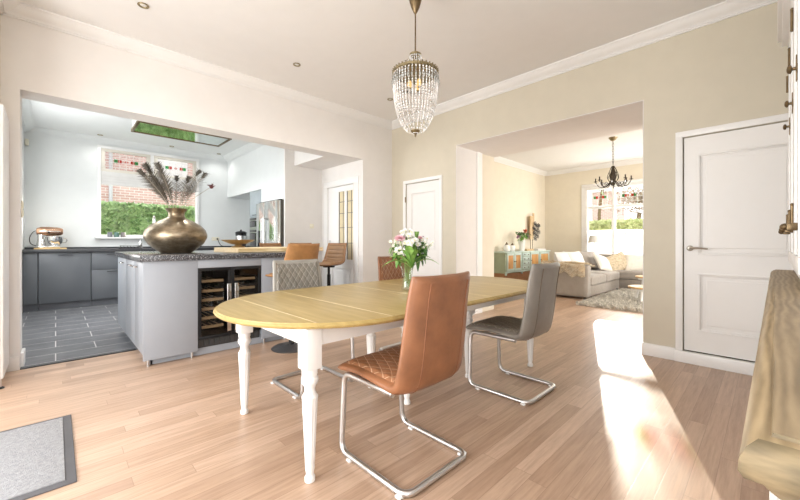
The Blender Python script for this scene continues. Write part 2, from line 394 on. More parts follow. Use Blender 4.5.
# living room
wallX('wall_living_near', 5.18, 5.26, -2.2, 4.85, 0, 3.2, [(.75, 3.31, 0, 2.70)], m_pale)
wallY('wall_living_left', 5.18, 10.75, 4.69, 4.85, 0, 3.2, [], m_pale)
wallX('wall_living_end', 10.6, 10.75, -2.2, 4.85, 0, 3.2, [(.75, 3.56, .62, 2.62)], m_pale)
wallY('wall_living_right', 5.18, 10.75, -2.3, -2.2, 0, 3.2, [(6.2, 9.6, .4, 2.6)], m_pale)
# kitchen
wallX('wall_kitchen_left', -.55, -.38, 4.84, 8.95, 0, 3.06, [(5.2, 7.8, .95, 2.75)], m_kwall)
b = MB(); b.box(-.52, -.44, 6.47, 6.53, .95, 2.75); b.box(-.52, -.44, 5.2, 5.26, .95, 2.75); b.box(-.52, -.44, 7.74, 7.8, .95, 2.75); b.box(-.52, -.44, 5.2, 7.8, .95, 1.01); b.box(-.52, -.44, 5.2, 7.8, 2.69, 2.75); struct(b.build('unseen_window_6', m_trim, ang=0))  # unseen window, added so fill light can enter the kitchen
wallY('wall_kitchen_back', -.55, 4.34, 8.7, 8.95, 0, 3.06, [(.56, 2.26, 1.21, 2.93)], m_kwall)
wallX('wall_kitchen_side', 3.58, 3.72, 4.84, 5.87, 0, 3.06, [(4.79, 5.61, 0, 2.10)], m_white)
wallX('wall_kitchen_right', 3.58, 3.72, 5.87, 8.7, 0, 3.06, [], m_kwall)
b = MB(); b.box(2.85, 3.58, 5.81, 5.855, 0, 3.06); struct(b.build('wall_fridge_end', m_white, ang=0))
b = MB(); b.box(2.85, 3.58, 5.855, 6.80, 1.87, 3.06); b.box(2.85, 3.58, 6.80, 8.7, 2.14, 3.06); struct(b.build('wall_bulkhead', m_kwall, ang=0))
b = MB(); b.box(3.02, 3.58, 4.84, 5.81, 2.462, 3.06); struct(b.build('ceiling_dropped', m_white, ang=0))

CP = [(0, 0), (.125, 0), (.125, -.014), (.112, -.018), (.104, -.03), (.085, -.05), (.055, -.07), (.034, -.078), (.03, -.088), (.016, -.088), (.016, -.10), (0, -.10)]
def cornice(b, a, c, nrm, z):
    nx, ny = nrm
    b.loft([[(p[0]+nx*d, p[1]+ny*d, z+h) for d, h in CP] for p in (a, c)])
b = MB(); cornice(b, (-.34, YK), (XB, YK), (0, -1), HC); struct(b.build('trim_1', m_ceil, ang=50))
b = MB(); cornice(b, (XB, -.62), (XB, YK), (-1, 0), HC); struct(b.build('trim_2', m_trim, ang=50))
b = MB(); cornice(b, (-.34, 4.0), (-.34, YK), (1, 0), HC); struct(b.build('trim_3', m_ceil, ang=50))
b = MB(); cornice(b, (-.38, 8.7), (2.85, 8.7), (0, -1), 3.06); cornice(b, (-.38, 4.84), (-.38, 8.7), (1, 0), 3.06); cornice(b, (2.85, 5.81), (2.85, 8.7), (-1, 0), 3.06)
struct(b.build('trim_4', m_kwall, ang=50))
b = MB(); cornice(b, (5.26, 4.69), (10.6, 4.69), (0, -1), 3.2); cornice(b, (10.6, -2.2), (10.6, 4.69), (-1, 0), 3.2)
struct(b.build('trim_5', m_trim, ang=50))
def base(name, boxes, mat=None):
    b = MB()
    for q in boxes: b.box(*q[:4], 0, q[4], .004)
    struct(b.build(name, mat or m_trim))
base('baseboard_right', [(XB-.022, XB, .615, .88, .12), (XB-.03, XB+.02, -.4, .62, .105), (XB-.022, XB, 3.18, 3.43, .12), (XB-.022, XB, 4.29, YK, .12)])
base('baseboard_back', [(3.58, XB, YK-.022, YK, .12), (-.34, -.225, YK-.022, YK, .12)], m_white)
base('baseboard_reveal', [(-.225, -.203, YK+.06, 4.84, .13)])
base('baseboard_living', [(5.26, 10.6, 4.668, 4.69, .14), (10.578, 10.6, 3.6, 4.69, .14), (10.578, 10.6, -2.2, 3.6, .14)])
base('baseboard_passage', [(4.22, 4.74, 3.165, 3.182, .12), (4.22, 5.26, .874, .89, .12)])

# ---- doors
def door_x(name, x, ya, yb, z0, z1, panels, fw=.055, extra=None, mat=None):
    """door leaf in the plane X = x seen from -X; panels are (ya, yb, za, zb) recessed fields"""
    mat = mat or m_door; b = MB()
    ys = cells(ya+.006, yb-.006, [q for p in panels for q in p[:2]]); zs = cells(z0, z1-.006, [q for p in panels for q in p[2:]])
    for i in range(len(ys)-1):
        for j in range(len(zs)-1):
            cy, cz = (ys[i]+ys[i+1])/2, (zs[j]+zs[j+1])/2
            if any(p[0] < cy < p[1] and p[2] < cz < p[3] for p in panels): continue
            b.box(x+.012, x+.052, ys[i], ys[i+1], zs[j], zs[j+1])
    d = struct(b.build(name, mat, ang=0))
    f = MB()
    f.box(x-.018, x+.06, ya-fw, ya-.002, 0, z1+.012, .004); f.box(x-.018, x+.06, yb+.002, yb+fw, 0, z1+.012, .004); f.box(x-.018, x+.06, ya-fw, yb+fw, z1+.002, z1+fw, .004)
    f.build('door_frame', m_trim, d)
    g = MB(); g.box(x+.056, x+.06, ya-.002, yb+.002, 0, z1+.002); g.build('door_rebate', m_gap, d)
    return d
def panel_mould(d, x, p, mat, raised=True):
    ya, yb, za, zb = p; m = MB()
    def fr(i, xx, w, dep):
        m.box(xx, xx+dep, ya+i, yb-i, za+i, za+i+w, .003); m.box(xx, xx+dep, ya+i, yb-i, zb-i-w, zb-i, .003)
        m.box(xx, xx+dep, ya+i, ya+i+w, za+i+w, zb-i-w, .003); m.box(xx, xx+dep, yb-i-w, yb-i, za+i+w, zb-i-w, .003)
    fr(0, x+.006, .018, .03); fr(.018, x+.016, .012, .02)
    m.build('panel_moulding', mat, d)
    q = MB(); q.box(x+.024, x+.045, ya+.02, yb-.02, za+.02, zb-.02); 
    if raised: q.box(x+.019, x+.03, ya+.06, yb-.06, za+.06, zb-.06, .005)
    q.build('door_panel', mat, d, 0)
def lever(d, x, y, z, s, mat):
    h = MB(); h.box(x-.0, x+.016, y-.018, y+.018, z-.11, z+.06, .006) if False else h.cyl(0, 0, 0, 0.001, .001)
    h = MB(); h.m = Matrix.Translation((x+.012, y, z)) @ Matrix.Rotation(-PI/2, 4, 'Y')
    h.lathe([(.026, 0), (.026, .006), (.012, .01), (.010, .05), (.011, .055)], seg=16); h.m = Matrix.Identity(4)
    h.tube(spline([(x-.04, y, z), (x-.045, y+s*.05, z+.004), (x-.043, y+s*.13, z-.004)], 8), [.011, .01, .0095, .009, .009, .009, .0085, .007], 8)
    h.build('door_handle', mat, d)
d1 = door_x('door_1', XB, 3.50, 4.225, .005, 2.085, [(3.60, 4.125, 1.0, 1.93), (3.60, 4.125, .3, .88)])
for p in [(3.60, 4.125, 1.0, 1.93), (3.60, 4.125, .3, .88)]: panel_mould(d1, XB, p, m_door, False)
h = MB(); h.cyl(XB-.014, 4.228, 1.78, 1.87, .008); h.cyl(XB-.014, 4.228, .3, .39, .008); h.build('door_hinge', m_bronze, d1)
d2 = door_x('door_2', XB, -.27, .56, .115, 2.095, [(-.16, .455, 1.0, 1.925), (-.16, .455, .30, .835)])
for p in [(-.16, .455, 1.0, 1.925), (-.16, .455, .30, .835)]: panel_mould(d2, XB, p, m_door, True)
lever(d2, XB, .51, 1.062, -1, M('antique silver lever', (.42, .39, .34), .3, 1))
pl = [(5.08, 5.30, .82, 2.0), (4.84, 5.0, .82, 2.0), (4.90, 5.50, .22, .70)]
d3 = door_x('door_3', 3.58, 4.79, 5.61, .005, 2.10, [(5.10, 5.28, .82, 2.0), (4.86, 5.04, .82, 2.0), (4.89, 5.50, .22, .68)], .11, mat=m_trim)
panel_mould(d3, 3.58, (4.89, 5.50, .22, .68), m_trim, True)
for ya, yb in ((5.10, 5.28), (4.86, 5.04)):
    g = MB(); g.box(3.61, 3.616, ya, yb, .82, 2.0); gp = g.build('leaded_pane', m_amber, d3, 0)
    g = MB()
    for z in (1.10, 1.37, 1.62, 1.82): g.box(3.604, 3.612, ya, yb, z-.005, z+.005)
    g.box(3.604, 3.612, ya+.055, ya+.063, .82, 2.0); g.box(3.604, 3.612, yb-.012, yb, .82, 2.0); g.box(3.604, 3.612, ya, ya+.01, .82, 2.0)
    g.build('lead_came', m_lead, gp, 0)
h = MB(); h.box(3.574, 3.59, 5.53, 5.56, .95, 1.15, .004); h.rod((3.575, 5.545, 1.02), (3.53, 5.545, 1.02), .009); h.rod((3.53, 5.55, 1.02), (3.53, 5.43, 1.02), .009); h.build('door_handle', m_steel, d3)

# ---- windows
def bars_x(b, x0, x1, ya, yb, za, zb, w, bev=.004):
    b.box(x0, x1, ya, yb, za, za+w, bev); b.box(x0, x1, ya, yb, zb-w, zb, bev); b.box(x0, x1, ya, ya+w, za+w, zb-w, bev); b.box(x0, x1, yb-w, yb, za+w, zb-w, bev)
def bars_y(b, y0, y1, xa, xb, za, zb, w, bev=.004):
    b.box(xa, xb, y0, y1, za, za+w, bev); b.box(xa, xb, y0, y1, zb-w, zb, bev); b.box(xa, xa+w, y0, y1, za+w, zb-w, bev); b.box(xb-w, xb, y0, y1, za+w, zb-w, bev)
# kitchen window (faces -Y)
b = MB(); bars_y(b, 8.66, 8.80, .56, 2.26, 1.21, 2.93, .05); b.box(.6, 2.22, 8.72, 8.80, 2.36, 2.44, .004); b.box(1.375, 1.445, 8.70, 8.80, 2.42, 2.9, .004)
w1 = struct(b.build('window_1', m_trim))
b = MB(); b.box(.52, 2.30, 8.60, 8.70, 1.185, 1.212, .006); b.build('window_sill', m_trim, w1)
b = MB(); b.box(.60, 2.22, 8.765, 8.770, 1.25, 2.37); b.build('window_pane', m_glass, w1, 0)
for xa, xb in ((.605, 1.38), (1.44, 2.215)):
    b = MB(); bars_y(b, 8.69, 8.75, xa, xb, 2.44, 2.895, .065, .006); c = b.build('casement_frame', m_cream, w1)
    x0, x1, z0, z1 = xa+.06, xb-.06, 2.505, 2.83
    b = MB(); b.box(x0, x1, 8.718, 8.722, z0, z1); b.build('leaded_pane', glass_mat('pale leaded glass', (.93, .90, .90), .10, .2), c, 0)
    b = MB(); cx = (x0+x1)/2; zm = (z0+z1)/2+.005
    for k in range(1, 6): b.box(x0+(x1-x0)*k/6-.003, x0+(x1-x0)*k/6+.003, 8.714, 8.726, z0, z1)
    for k in (.16, .42, .62, .84): b.box(x0, x1, 8.714, 8.726, z0+(z1-z0)*k-.003, z0+(z1-z0)*k+.003)
    b.build('lead_came', m_leadw, c, 0)
    for dx, mm in ((-.16, m_ggrn), (-.10, m_gred), (0, m_gpink), (.10, m_gred), (.16, m_ggrn)):
        s = .028 if dx else .026; b = MB()
        if dx: b.box(cx+dx-s, cx+dx+s, 8.715, 8.725, zm-.036, zm+.036)
        else: b.prism([(cx-s*1.2, zm), (cx, zm-s*1.2), (cx+s*1.2, zm), (cx, zm+s*1.2)], 'y', 8.715, 8.725)
        b.build('stained_glass_tile', mm, c, 0)
b = MB()
for k in range(4): b.box(.61, 2.21, 8.675-.006*k, 8.70, 2.20+.05*k, 2.27+.06*k, .012)
tag(b.build('roman_blind', m_cushw), 'white roman blind folded up under the leaded kitchen window lights', 'blind')
# living room window (faces -X)
b = MB(); bars_x(b, 10.56, 10.70, .75, 3.56, .62, 2.62, .07)
YM = [2.86, 2.16, 1.46]
for y in YM: b.box(10.57, 10.69, y-.035, y+.035, .66, 2.58, .004)
b.box(10.58, 10.68, .8, 3.5, 2.03, 2.10, .004)
w2 = struct(b.build('window_2', m_trim))
b = MB(); bars_x(b, 10.575, 10.60, .66, 3.65, .55, 2.71, .09, .006); b.build('window_casing', m_trim, w2)
b = MB(); b.box(10.42, 10.58, .68, 3.63, .60, .635, .006); b.build('window_sill', m_trim, w2)
ye = [.82]+YM[::-1]+[3.49]
for i in range(4):
    ya, yb = ye[i]+.035*(i > 0), ye[i+1]-.035*(i < 3)
    b = MB(); b.box(10.628, 10.632, ya, yb, 1.44, 2.03); b.build('window_pane', m_glass, w2, 0)
    b = MB(); b.box(10.628, 10.632, ya, yb, .69, 1.44); b.build('frosted_pane', m_frost, w2, 0)
    b = MB(); b.box(10.628, 10.632, ya, yb, 2.10, 2.55); c = b.build('leaded_pane', m_glass, w2, 0)
    b = MB(); L_ = yb-ya
    for k in range(1, 5): b.box(10.625, 10.635, ya+L_*k/5-.003, ya+L_*k/5+.003, 2.10, 2.55)
    for k in (.18, .42, .62, .85): b.box(10.625, 10.635, ya, yb, 2.10+.45*k-.003, 2.10+.45*k+.003)
    b.build('lead_came', m_leadw, c, 0)
    cy = (ya+yb)/2
    for dy, mm in ((-.13, m_ggrn), (-.075, m_gred), (0, m_gpink), (.075, m_gred), (.13, m_ggrn)):
        b = MB(); s = .026; b.box(10.624, 10.636, cy+dy-s, cy+dy+s, 2.33-.036, 2.33+.036) if dy else b.prism([(cy-s, 2.33), (cy, 2.33-s), (cy+s, 2.33), (cy, 2.33+s)], 'x', 10.624, 10.636)
        b.build('stained_glass_tile', mm, c, 0)
# garden door openings added out of view for fill light; unseen living room window
b = MB(); bars_x(b, -1.73, -1.63, .1, 3.5, .02, 2.6, .07)
for y in (1.23, 2.36): b.box(-1.72, -1.64, y-.03, y+.03, .08, 2.55)
struct(b.build('unseen_window_3', m_trim))
b = MB(); bars_y(b, -.73, -.65, -1.4, .2, .02, 2.6, .07); b.box(-.63, -.57, -.72, -.66, .08, 2.55); struct(b.build('unseen_window_4', m_trim))
b = MB(); bars_y(b, -2.29, -2.22, 6.2, 9.6, .4, 2.6, .07)
for x in (7.33, 8.46): b.box(x-.03, x+.03, -2.28, -2.23, .46, 2.55)
struct(b.build('unseen_window_5', m_trim))

# ------------------------------------------------------------------ ceiling spotlights
SPOTS = []
def spot(x, y, z, label, grp, first=[None]):
    if first[0] is None:
        t = thing('ceiling_spotlight', label, 'spotlight', (x, y, z), 0, grp)
        b = MB(); b.lathe([(.028, -.002), (.041, -.002), (.043, -.006), (.040, -.010), (.030, -.008), (.026, -.001)], seg=24); b.build('trim_ring', m_brass, t)
        b = MB(); b.lathe([(.0265, -.0015), (.022, -.004), (.008, -.005)], seg=18); b.build('lens', m_lens, t)
        first[0] = t
    else: t = dup(first[0], (x, y, z), 0, label, grp)
    SPOTS.append((x, y, z)); return t
G1, G2 = 'recessed spotlights in the dining room ceiling', 'recessed spotlights in the kitchen ceiling'
spot(.545, 3.76, HC, 'round recessed spotlight in the dining ceiling at the upper left, nearest the camera', G1)
spot(2.0, 3.785, HC, 'round recessed spotlight in the dining ceiling, middle one of the row along the kitchen opening', G1)
spot(3.45, 3.775, HC, 'round recessed spotlight in the dining ceiling beside the crystal chandelier', G1)
spot(.58, 8.4, 3.06, 'small recessed kitchen spotlight left of the leaded window', G2)
spot(1.69, 8.4, 3.06, 'small recessed kitchen spotlight above the leaded window', G2)
spot(2.58, 8.4, 3.06, 'small recessed kitchen spotlight right of the leaded window', G2)

spot(.35, 6.6, 3.06, 'added kitchen spotlight over the tiled floor left of the island, hidden by the opening lintel', G2)  # this and the next two: unseen spots added to brighten the kitchen
spot(1.5, 5.3, 3.06, 'added kitchen spotlight over the middle of the island, hidden by the opening lintel', G2)
spot(1.5, 7.2, 3.06, 'added kitchen spotlight behind the extractor hood, hidden by the opening lintel', G2)

# ------------------------------------------------------------------ dining table
TY, TZ, TR, C0, C1 = 1.935, .752, .655, 1.25, 2.69
tb = thing('dining_table', 'oval extending dining table with honey oak top and white turned legs', 'table', (1.97, TY, 0))
def halfw(x, ins):
    r = TR-ins
    if x < C0: q = r*r-(x-C0)**2
    elif x > C1: q = r*r-(x-C1)**2
    else: return r
    return math.sqrt(max(q, 0))
PROF = [(.03, TZ-.030), (.012, TZ-.028), (.003, TZ-.021), (0, TZ-.014), (.004, TZ-.008), (.010, TZ-.0065), (.013, TZ-.001), (.018, TZ)]
seams = [C0-TR, .855, 1.206, 1.80, 2.12, 2.734, 3.085, C1+TR]
for i in range(7):
    xa, xb = seams[i]+(.0008 if i else 0), seams[i+1]-(.0008 if i < 6 else 0); N = 22; rings = []
    for ins, z in PROF:
        a, c = xa, xb
        if i == 0: a = C0-(TR-ins)
        if i == 6: c = C1+(TR-ins)
        def xs(k):
            f = k/N
            if i == 0: f = 1-math.cos(f*PI/2)
            if i == 6: f = math.sin(f*PI/2)
            return a+(c-a)*f
        pts = [(xs(k), TY-halfw(xs(k), ins), z) for k in range(N+1)]+[(xs(k), TY+halfw(xs(k), ins)+(1e-5 if halfw(xs(k), ins) < 1e-6 else 0), z) for k in range(N, -1, -1)]
        rings.append(pts)
    b = MB((1.97, TY, 0)); b.loft(rings); bmesh.ops.remove_doubles(b.bm, verts=b.bm.verts[:], dist=1e-6); b.build('table_leaf', m_tabletop, tb, 40)
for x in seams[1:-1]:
    b = MB((1.97, TY, 0)); w = halfw(x, .02); b.box(x-.0022, x+.0022, TY-w, TY+w, TZ-.006, TZ+.0006); b.build('seam_highlight', M('pale seam highlight', (.80, .68, .44), .4), tb, 0)  # pale strips paint the highlight along the rounded leaf edges
b = MB((1.97, TY, 0))
X0, X1, Y0, Y1 = .857, 3.075, 1.495, 2.38
b.box(X0, X1, Y0-.012, Y0+.012, .63, .722); b.box(X0, X1, Y1-.012, Y1+.012, .63, .722); b.box(X0-.012, X0+.012, Y0, Y1, .63, .722); b.box(X1-.012, X1+.012, Y0, Y1, .63, .722)
b.box(1.62, 1.86, 1.70, 2.18, .64, .722); b.box(2.33, 2.57, 1.70, 2.18, .64, .722)
b.build('apron', m_chalk, tb, 0)
LEG = [(.016, 0), (.024, .004), (.024, .022), (.017, .034), (.019, .05), (.022, .06), (.030, .25), (.037, .385), (.038, .40), (.032, .408), (.026, .42), (.024, .435), (.028, .45), (.036, .462), (.040, .475), (.038, .488), (.032, .495), (.036, .505), (.036, .53)]
def flute(r, z, a): return r*(1-.07*abs(math.cos(a*PI*12))) if .055 < z < .395 else r
b = MB(); b.lathe(LEG, seg=48, fn=flute); b.box(-.041, .041, -.041, .041, .53, .722, .004)
leg = b.build('leg', m_chalk, tb, 30)
lps = [(X0, Y0), (X0+.03, Y1), (X1, Y0), (X1, Y1), (1.747, 1.74), (1.747, 2.13), (2.452, 1.73), (2.452, 2.14)]
for i, (x, y) in enumerate(lps):
    o = leg
    if i: o = leg.copy(); COL.objects.link(o); o.parent = tb
    o.location = (x-1.97, y-TY, 0)

# ------------------------------------------------------------------ upholstered seats
def sg(v, p): return math.copysign(abs(v)**p, v)
def shell(path, hw, th, wing, n=44, m=32, oo=0):
    P = spline([(0, y, z) for y, z in path], n); T = [(P[min(i+1, n-1)]-P[max(i-1, 0)]).normalized() for i in range(n)]
    S = [0]
    for i in range(1, n): S.append(S[-1]+(P[i]-P[i-1]).length)
    Lx = S[-1]; rings = []
    def nrm(i): t = T[i]; return Vector((0, t.z, -t.y)) if False else Vector((0, -t.z, t.y))*-1
    def frame(f):
        i = min(int(f*(n-1)), n-2); k = f*(n-1)-i
        return P[i].lerp(P[i+1], k), nrm(i).lerp(nrm(i+1), k).normalized()
    ends = [(0, .45), (.006, .78), (.018, 1)]; fs = [e[0] for e in ends]+[.03+.94*k/(n-1) for k in range(n)]+[1-e[0] for e in reversed(ends)]
    b = MB()
    for f in fs:
        p, q = frame(f); e = min(f, 1-f); k = 1 if e >= .018 else (.45+.55*math.sqrt(e/.018)); H, TH = hw(f)*(.985+.015*min(1, e/.03)), th(f)*k
        r = []
        for j in range(m):
            a = 2*PI*j/m; x = H*sg(math.cos(a), .55); d = TH/2*sg(math.sin(a), .8)
            r.append(p+Vector((x, 0, 0))+q*(d+wing(f, x/H)))
        rings.append(r)
    b.loft(rings)
    return b, frame, Lx
def pad(frame, Lx, hw, th, wing, puff, f0, f1, wfrac, nu=44, nv=72, lift=.004):
    b = MB()
    def fn(u, v):
        f = f0+(f1-f0)*v; p, q = frame(f); x = (2*u-1)*hw(f)*wfrac
        e = min(u, 1-u)*2*hw(f); e2 = min(v, 1-v)*Lx; ed = min(1, min(e, e2)/.02)
        return p+Vector((x, 0, 0))+q*(th(f)/2*(max(1-abs(x/hw(f))**3.6, .05))**.35+wing(f, x/hw(f))+lift*ed-.006*(1-ed)+puff(x, f*Lx)*ed)
    b.grid(fn, nu, nv, lambda u, v: ((2*u-1)*hw(f0+(f1-f0)*v)*wfrac, (f0+(f1-f0)*v)*Lx))
    return b
DQ = .052
def puff_d(x, s):
    a, c = (x+.72*s)/DQ, (x-.72*s)/DQ
    return .0075*(abs(math.sin(PI*a))*abs(math.sin(PI*c)))**.5
CPATH = [(.285, .448), (.14, .466), (-.02, .46), (-.13, .452), (-.195, .475), (-.225, .56), (-.245, .70), (-.262, .84), (-.285, .965)]
def chair_hw(f): return .230+.006*math.sin(f*PI)-.020*max(0, (f-.6)/.4)
def chair_th(f): return .058+.022*math.exp(-((f-.42)/.12)**2)
def chair_wing(f, t): return (.030*abs(t)**3)*min(1, max(0, (f-.40)/.15))
def make_chair(name, label, shellm, padm, seamm, loc, rz, grp):
    t = thing(name, label, 'chair', loc, rz, grp)
    b, fr, Lx = shell(CPATH, chair_hw, chair_th, chair_wing); sh = b.build('seat_shell', shellm, t, 60)
    pad(fr, Lx, chair_hw, chair_th, chair_wing, puff_d, .03, .975, .90).build('quilted_pad', padm, t, 80)
    b = MB()
    for sx in (-.135, .135):
        b = MB(); pts = []
        for k in range(24):
            f = .40+.575*k/23; p, q = fr(f); pts.append(p+Vector((sx, 0, 0))+q*(-chair_th(f)/2*.93+chair_wing(f, sx/.22)))
        b.tube(pts, .0035, 5); b.build('piping', seamm, sh)
    for sx in (-.185, .185):
        b = MB(); pts = []
        for k in range(40):
            f = .03+.945*k/39; p, q = fr(f); pts.append(p+Vector((sx, 0, 0))+q*(chair_th(f)/2*.80+chair_wing(f, sx/.22)))
        b.tube(pts, .003, 5); b.build('piping', seamm, sh)
    b = MB()
    U = [(-.205, -.13, .423), (-.205, .25, .423), (-.225, .25, .017), (-.225, -.235, .017), (.225, -.235, .017), (.225, .25, .017), (.205, .25, .423), (.205, -.13, .423)]
    b.tube(fillet(U, .06, 7), .0155, 10)
    b.box(-.20, .20, .13, .16, .412, .428); b.box(-.20, .20, -.12, -.09, .412, .428)
    fr_ = b.build('sled_frame', m_alu, t, 50)
    for sx in (-.225, .225):
        for y in (.165, -.20):
            b = MB(); b.box(sx-.022, sx+.022, y-.016, y+.016, 0, .012, .003); b.build('floor_glide', m_trim, fr_)
    return t
GC = 'quilted cantilever chairs around the dining table'
ch = make_chair('dining_chair', 'tan brown leather cantilever chair in the foreground seen from behind', m_tan, m_qtan, M('tan stitching', (.25, .10, .045), .6), (1.315, 1.325, 0), 0, GC)
cg = make_chair('dining_chair', 'taupe grey leather cantilever chair at the right end of the table, its back turned', m_grey_l, m_qgrey_d, m_seam, (2.545, 1.375, 0), 0, GC)
m_grey_f = M('light taupe leather', (.33, .315, .285), .38, var=.1, scale=7, bump=.08, bscale=240)
cb = make_chair('dining_chair', 'light grey quilted chair across the table in front of the wine cooler, facing the camera', m_grey_f, m_qgrey, m_seam, (1.47, 2.53, 0), PI, GC)
dup(ch, (2.60, 2.55, 0), PI, 'tan brown quilted chair across the table, partly behind the flower bouquet', GC)

# bar stools
SPATH = [(.20, .755), (.10, .762), (-.02, .752), (-.12, .752), (-.185, .79), (-.215, .87), (-.24, .98), (-.27, 1.10)]
def st_hw(f): return .215-.03*max(0, (f-.55)/.45)-.02*max(0, (.2-f)/.2)
def st_th(f): return .034
def st_wing(f, t): return .05*abs(t)**2.4*(.25+.75*min(1, max(0, (f-.2)/.3)))*(1-.5*max(0, (f-.7)/.3))
def puff_c(x, s): return .011*abs(math.sin(PI*s/.062))**.5
def make_stool(label, shellm, padm, loc, rz):
    t = thing('bar_stool', label, 'bar stool', loc, rz, 'swivel bar stools around the kitchen bar')
    b, fr, Lx = shell(SPATH, st_hw, st_th, st_wing, 36, 28); sh = b.build('seat_shell', shellm, t, 60)
    pad(fr, Lx, st_hw, st_th, st_wing, puff_c, .03, .97, .84, 24, 80).build('seat_pad', padm, t, 80)
    b = MB(); b.lathe([(.20, 0), (.205, .006), (.195, .014), (.06, .026), (.035, .04)], seg=40); b.build('base_disc', M('grey metal stool base', (.10, .10, .105), .35, .6), t)
    b = MB(); b.cyl(0, 0, .035, .60, .028); b.cyl(0, 0, .58, .72, .019); b.lathe([(.09, .715), (.10, .735), (.09, .742)], seg=20); b.build('column', m_black, t)
    b = MB(); b.tube(fillet([(-.03, 0, .30), (-.1, .15, .30), (.1, .15, .30), (.03, 0, .30)], .05), .009); b.build('footrest', m_black, t)
    return t
s1 = make_stool('cognac leather bar stool seen from behind, nearest one in front of the kitchen bar', m_cog, m_chan, (1.80, 3.52, 0), math.radians(4))
s2 = make_stool('brown channel-stitched bar stool at the end of the bar by the glazed side door', m_brown_l, m_chan, (3.16, 4.92, 0), math.radians(112))
dup(s2, (2.92, 5.22, 0), math.radians(170), 'right one of two brown bar stools on the far side of the wooden bar')
dup(s2, (2.42, 5.10, 0), math.radians(190), 'left one of two brown bar stools beyond the bar, behind the cognac stool')

# ------------------------------------------------------------------ kitchen island
isl = thing('kitchen_island', 'mid grey kitchen island cabinet under the speckled granite top', 'kitchen island', (1.2, 4.7, 0))
L0 = (1.2, 4.7, 0); ZT = .945
b = MB(L0); b.box(.58, .985, 3.875, 5.62, .11, ZT); b.box(.985, 1.62, 4.52, 5.62, .11, ZT); b.box(1.62, 1.93, 3.875, 5.62, .11, ZT); b.build('carcass', m_kgrey2, isl, 0)
b = MB(L0); b.box(.557, .992, 3.85, 3.872, .06, ZT, .002); b.box(1.618, 1.935, 3.85, 3.872, .06, ZT, .002); b.box(.992, 1.618, 3.852, 3.872, .865, ZT, .002); b.build('front_panel', m_kgrey2, isl)
b = MB(L0); b.box(.62, 1.90, 3.905, 3.92, .004, .11); b.box(.62, .635, 3.905, 5.6, .004, .11); b.build('plinth', m_kgrey2, isl, 0)
for x, y in ((.60, 3.878), (.95, 3.878), (1.66, 3.878), (1.9, 3.878)):
    b = MB(L0); b.cyl(x, y+.012, 0, .07, .011, seg=12); b.build('foot', m_steel, isl)
for ya, yb in ((3.876, 4.33), (4.334, 4.95), (4.954, 5.62)):
    b = MB(L0); b.box(.557, .578, ya, yb, .11, ZT-.012, .002); dd = b.build('door', m_kgrey2, isl)
    yc = yb-.13 if ya < 4 else ya+.2
    b = MB(L0); b.tube(fillet([(.557, yc-.07, .885), (.532, yc-.07, .885), (.532, yc+.07, .885), (.557, yc+.07, .885)], .008, 3), .006, 8); b.build('handle', m_chrome, dd)
b = MB(); b.box(.53, 2.0, 3.825, 5.65, ZT, 1.0, .004); tag(b.build('island_worktop', m_granite), 'thick speckled black granite worktop on the kitchen island', 'worktop')
wc = thing('wine_cooler', 'black glass double-door wine cooler built into the island front', 'wine cooler', (1.305, 3.86, 0)); L0 = (1.305, 3.86, 0)
b = MB(L0); b.box(.997, 1.613, 4.44, 4.46, .075, .86); b.box(.997, 1.012, 3.90, 4.44, .075, .86); b.box(1.598, 1.613, 3.90, 4.44, .075, .86); b.box(.997, 1.613, 3.90, 4.44, .845, .86); b.box(.997, 1.613, 3.90, 4.44, .075, .16); b.box(1.30, 1.31, 3.90, 4.44, .16, .845); b.build('cabinet_body', m_black, wc, 0)
m_cglass = glass_mat('smoked cooler glass', (.72, .71, .70), .035, .01)
for xa, xb, hx in ((.997, 1.304, 1.268), (1.306, 1.613, 1.342)):
    b = MB(L0); bars_y(b, 3.852, 3.895, xa, xb, .165, .862, .028, .002); dd = b.build('door', m_black, wc)
    b = MB(L0); b.box(xa+.026, xb-.026, 3.862, 3.868, .19, .836); b.build('glass', m_cglass, dd, 0)
    b = MB(L0); b.box(hx-.02, hx+.02, 3.80, 3.812, .22, .70, .004); b.box(hx-.008, hx+.008, 3.81, 3.855, .26, .28); b.box(hx-.008, hx+.008, 3.81, 3.855, .64, .66); b.build('handle', m_chrome, dd)
    for z in (.255, .345, .435, .525, .615, .715):
        b = MB(L0); b.box(xa+.045, xb-.06 if xa < 1.2 else xb-.045, 3.905, 3.93, z, z+.028, .003)
        for k in range(4): b.box(xa+.06+.055*k, xa+.068+.055*k, 3.93, 4.42, z+.004, z+.012)
        b.build('wine_rack', m_rackwood, wc)
b = MB(L0)
for k in range(12): b.box(1.01+.05*k, 1.044+.05*k, 3.885, 3.896, .09, .15, .002)
b.box(.997, 1.613, 3.896, 3.90, .08, .165); b.build('vent_grille', M('cooler vent plastic', (.05, .05, .05), .5), wc, 0)
# bottles lying in the cooler
bt = None
m_bottle = M('dark wine bottle glass', (.02, .035, .02), .12)
for xa in (1.10, 1.20, 1.42, 1.52):
    for z in (.30, .48, .66):
        if bt is None:
            b = MB(); b.m = Matrix.Rotation(-PI/2, 4, 'X'); b.lathe([(.012, -.0), (.013, .002), (.013, .07), (.03, .11), (.036, .14), (.036, .30), (.03, .305)], seg=14); bt = b.build('wine_bottle', m_bottle)
            o = bt
        else: o = bt.copy(); COL.objects.link(o)
        o.location = (xa, 3.945, z+.022)
        tag(o, 'dark wine bottle lying on a wooden rack inside the black wine cooler', 'bottle', 'bottles lying in the wine cooler')

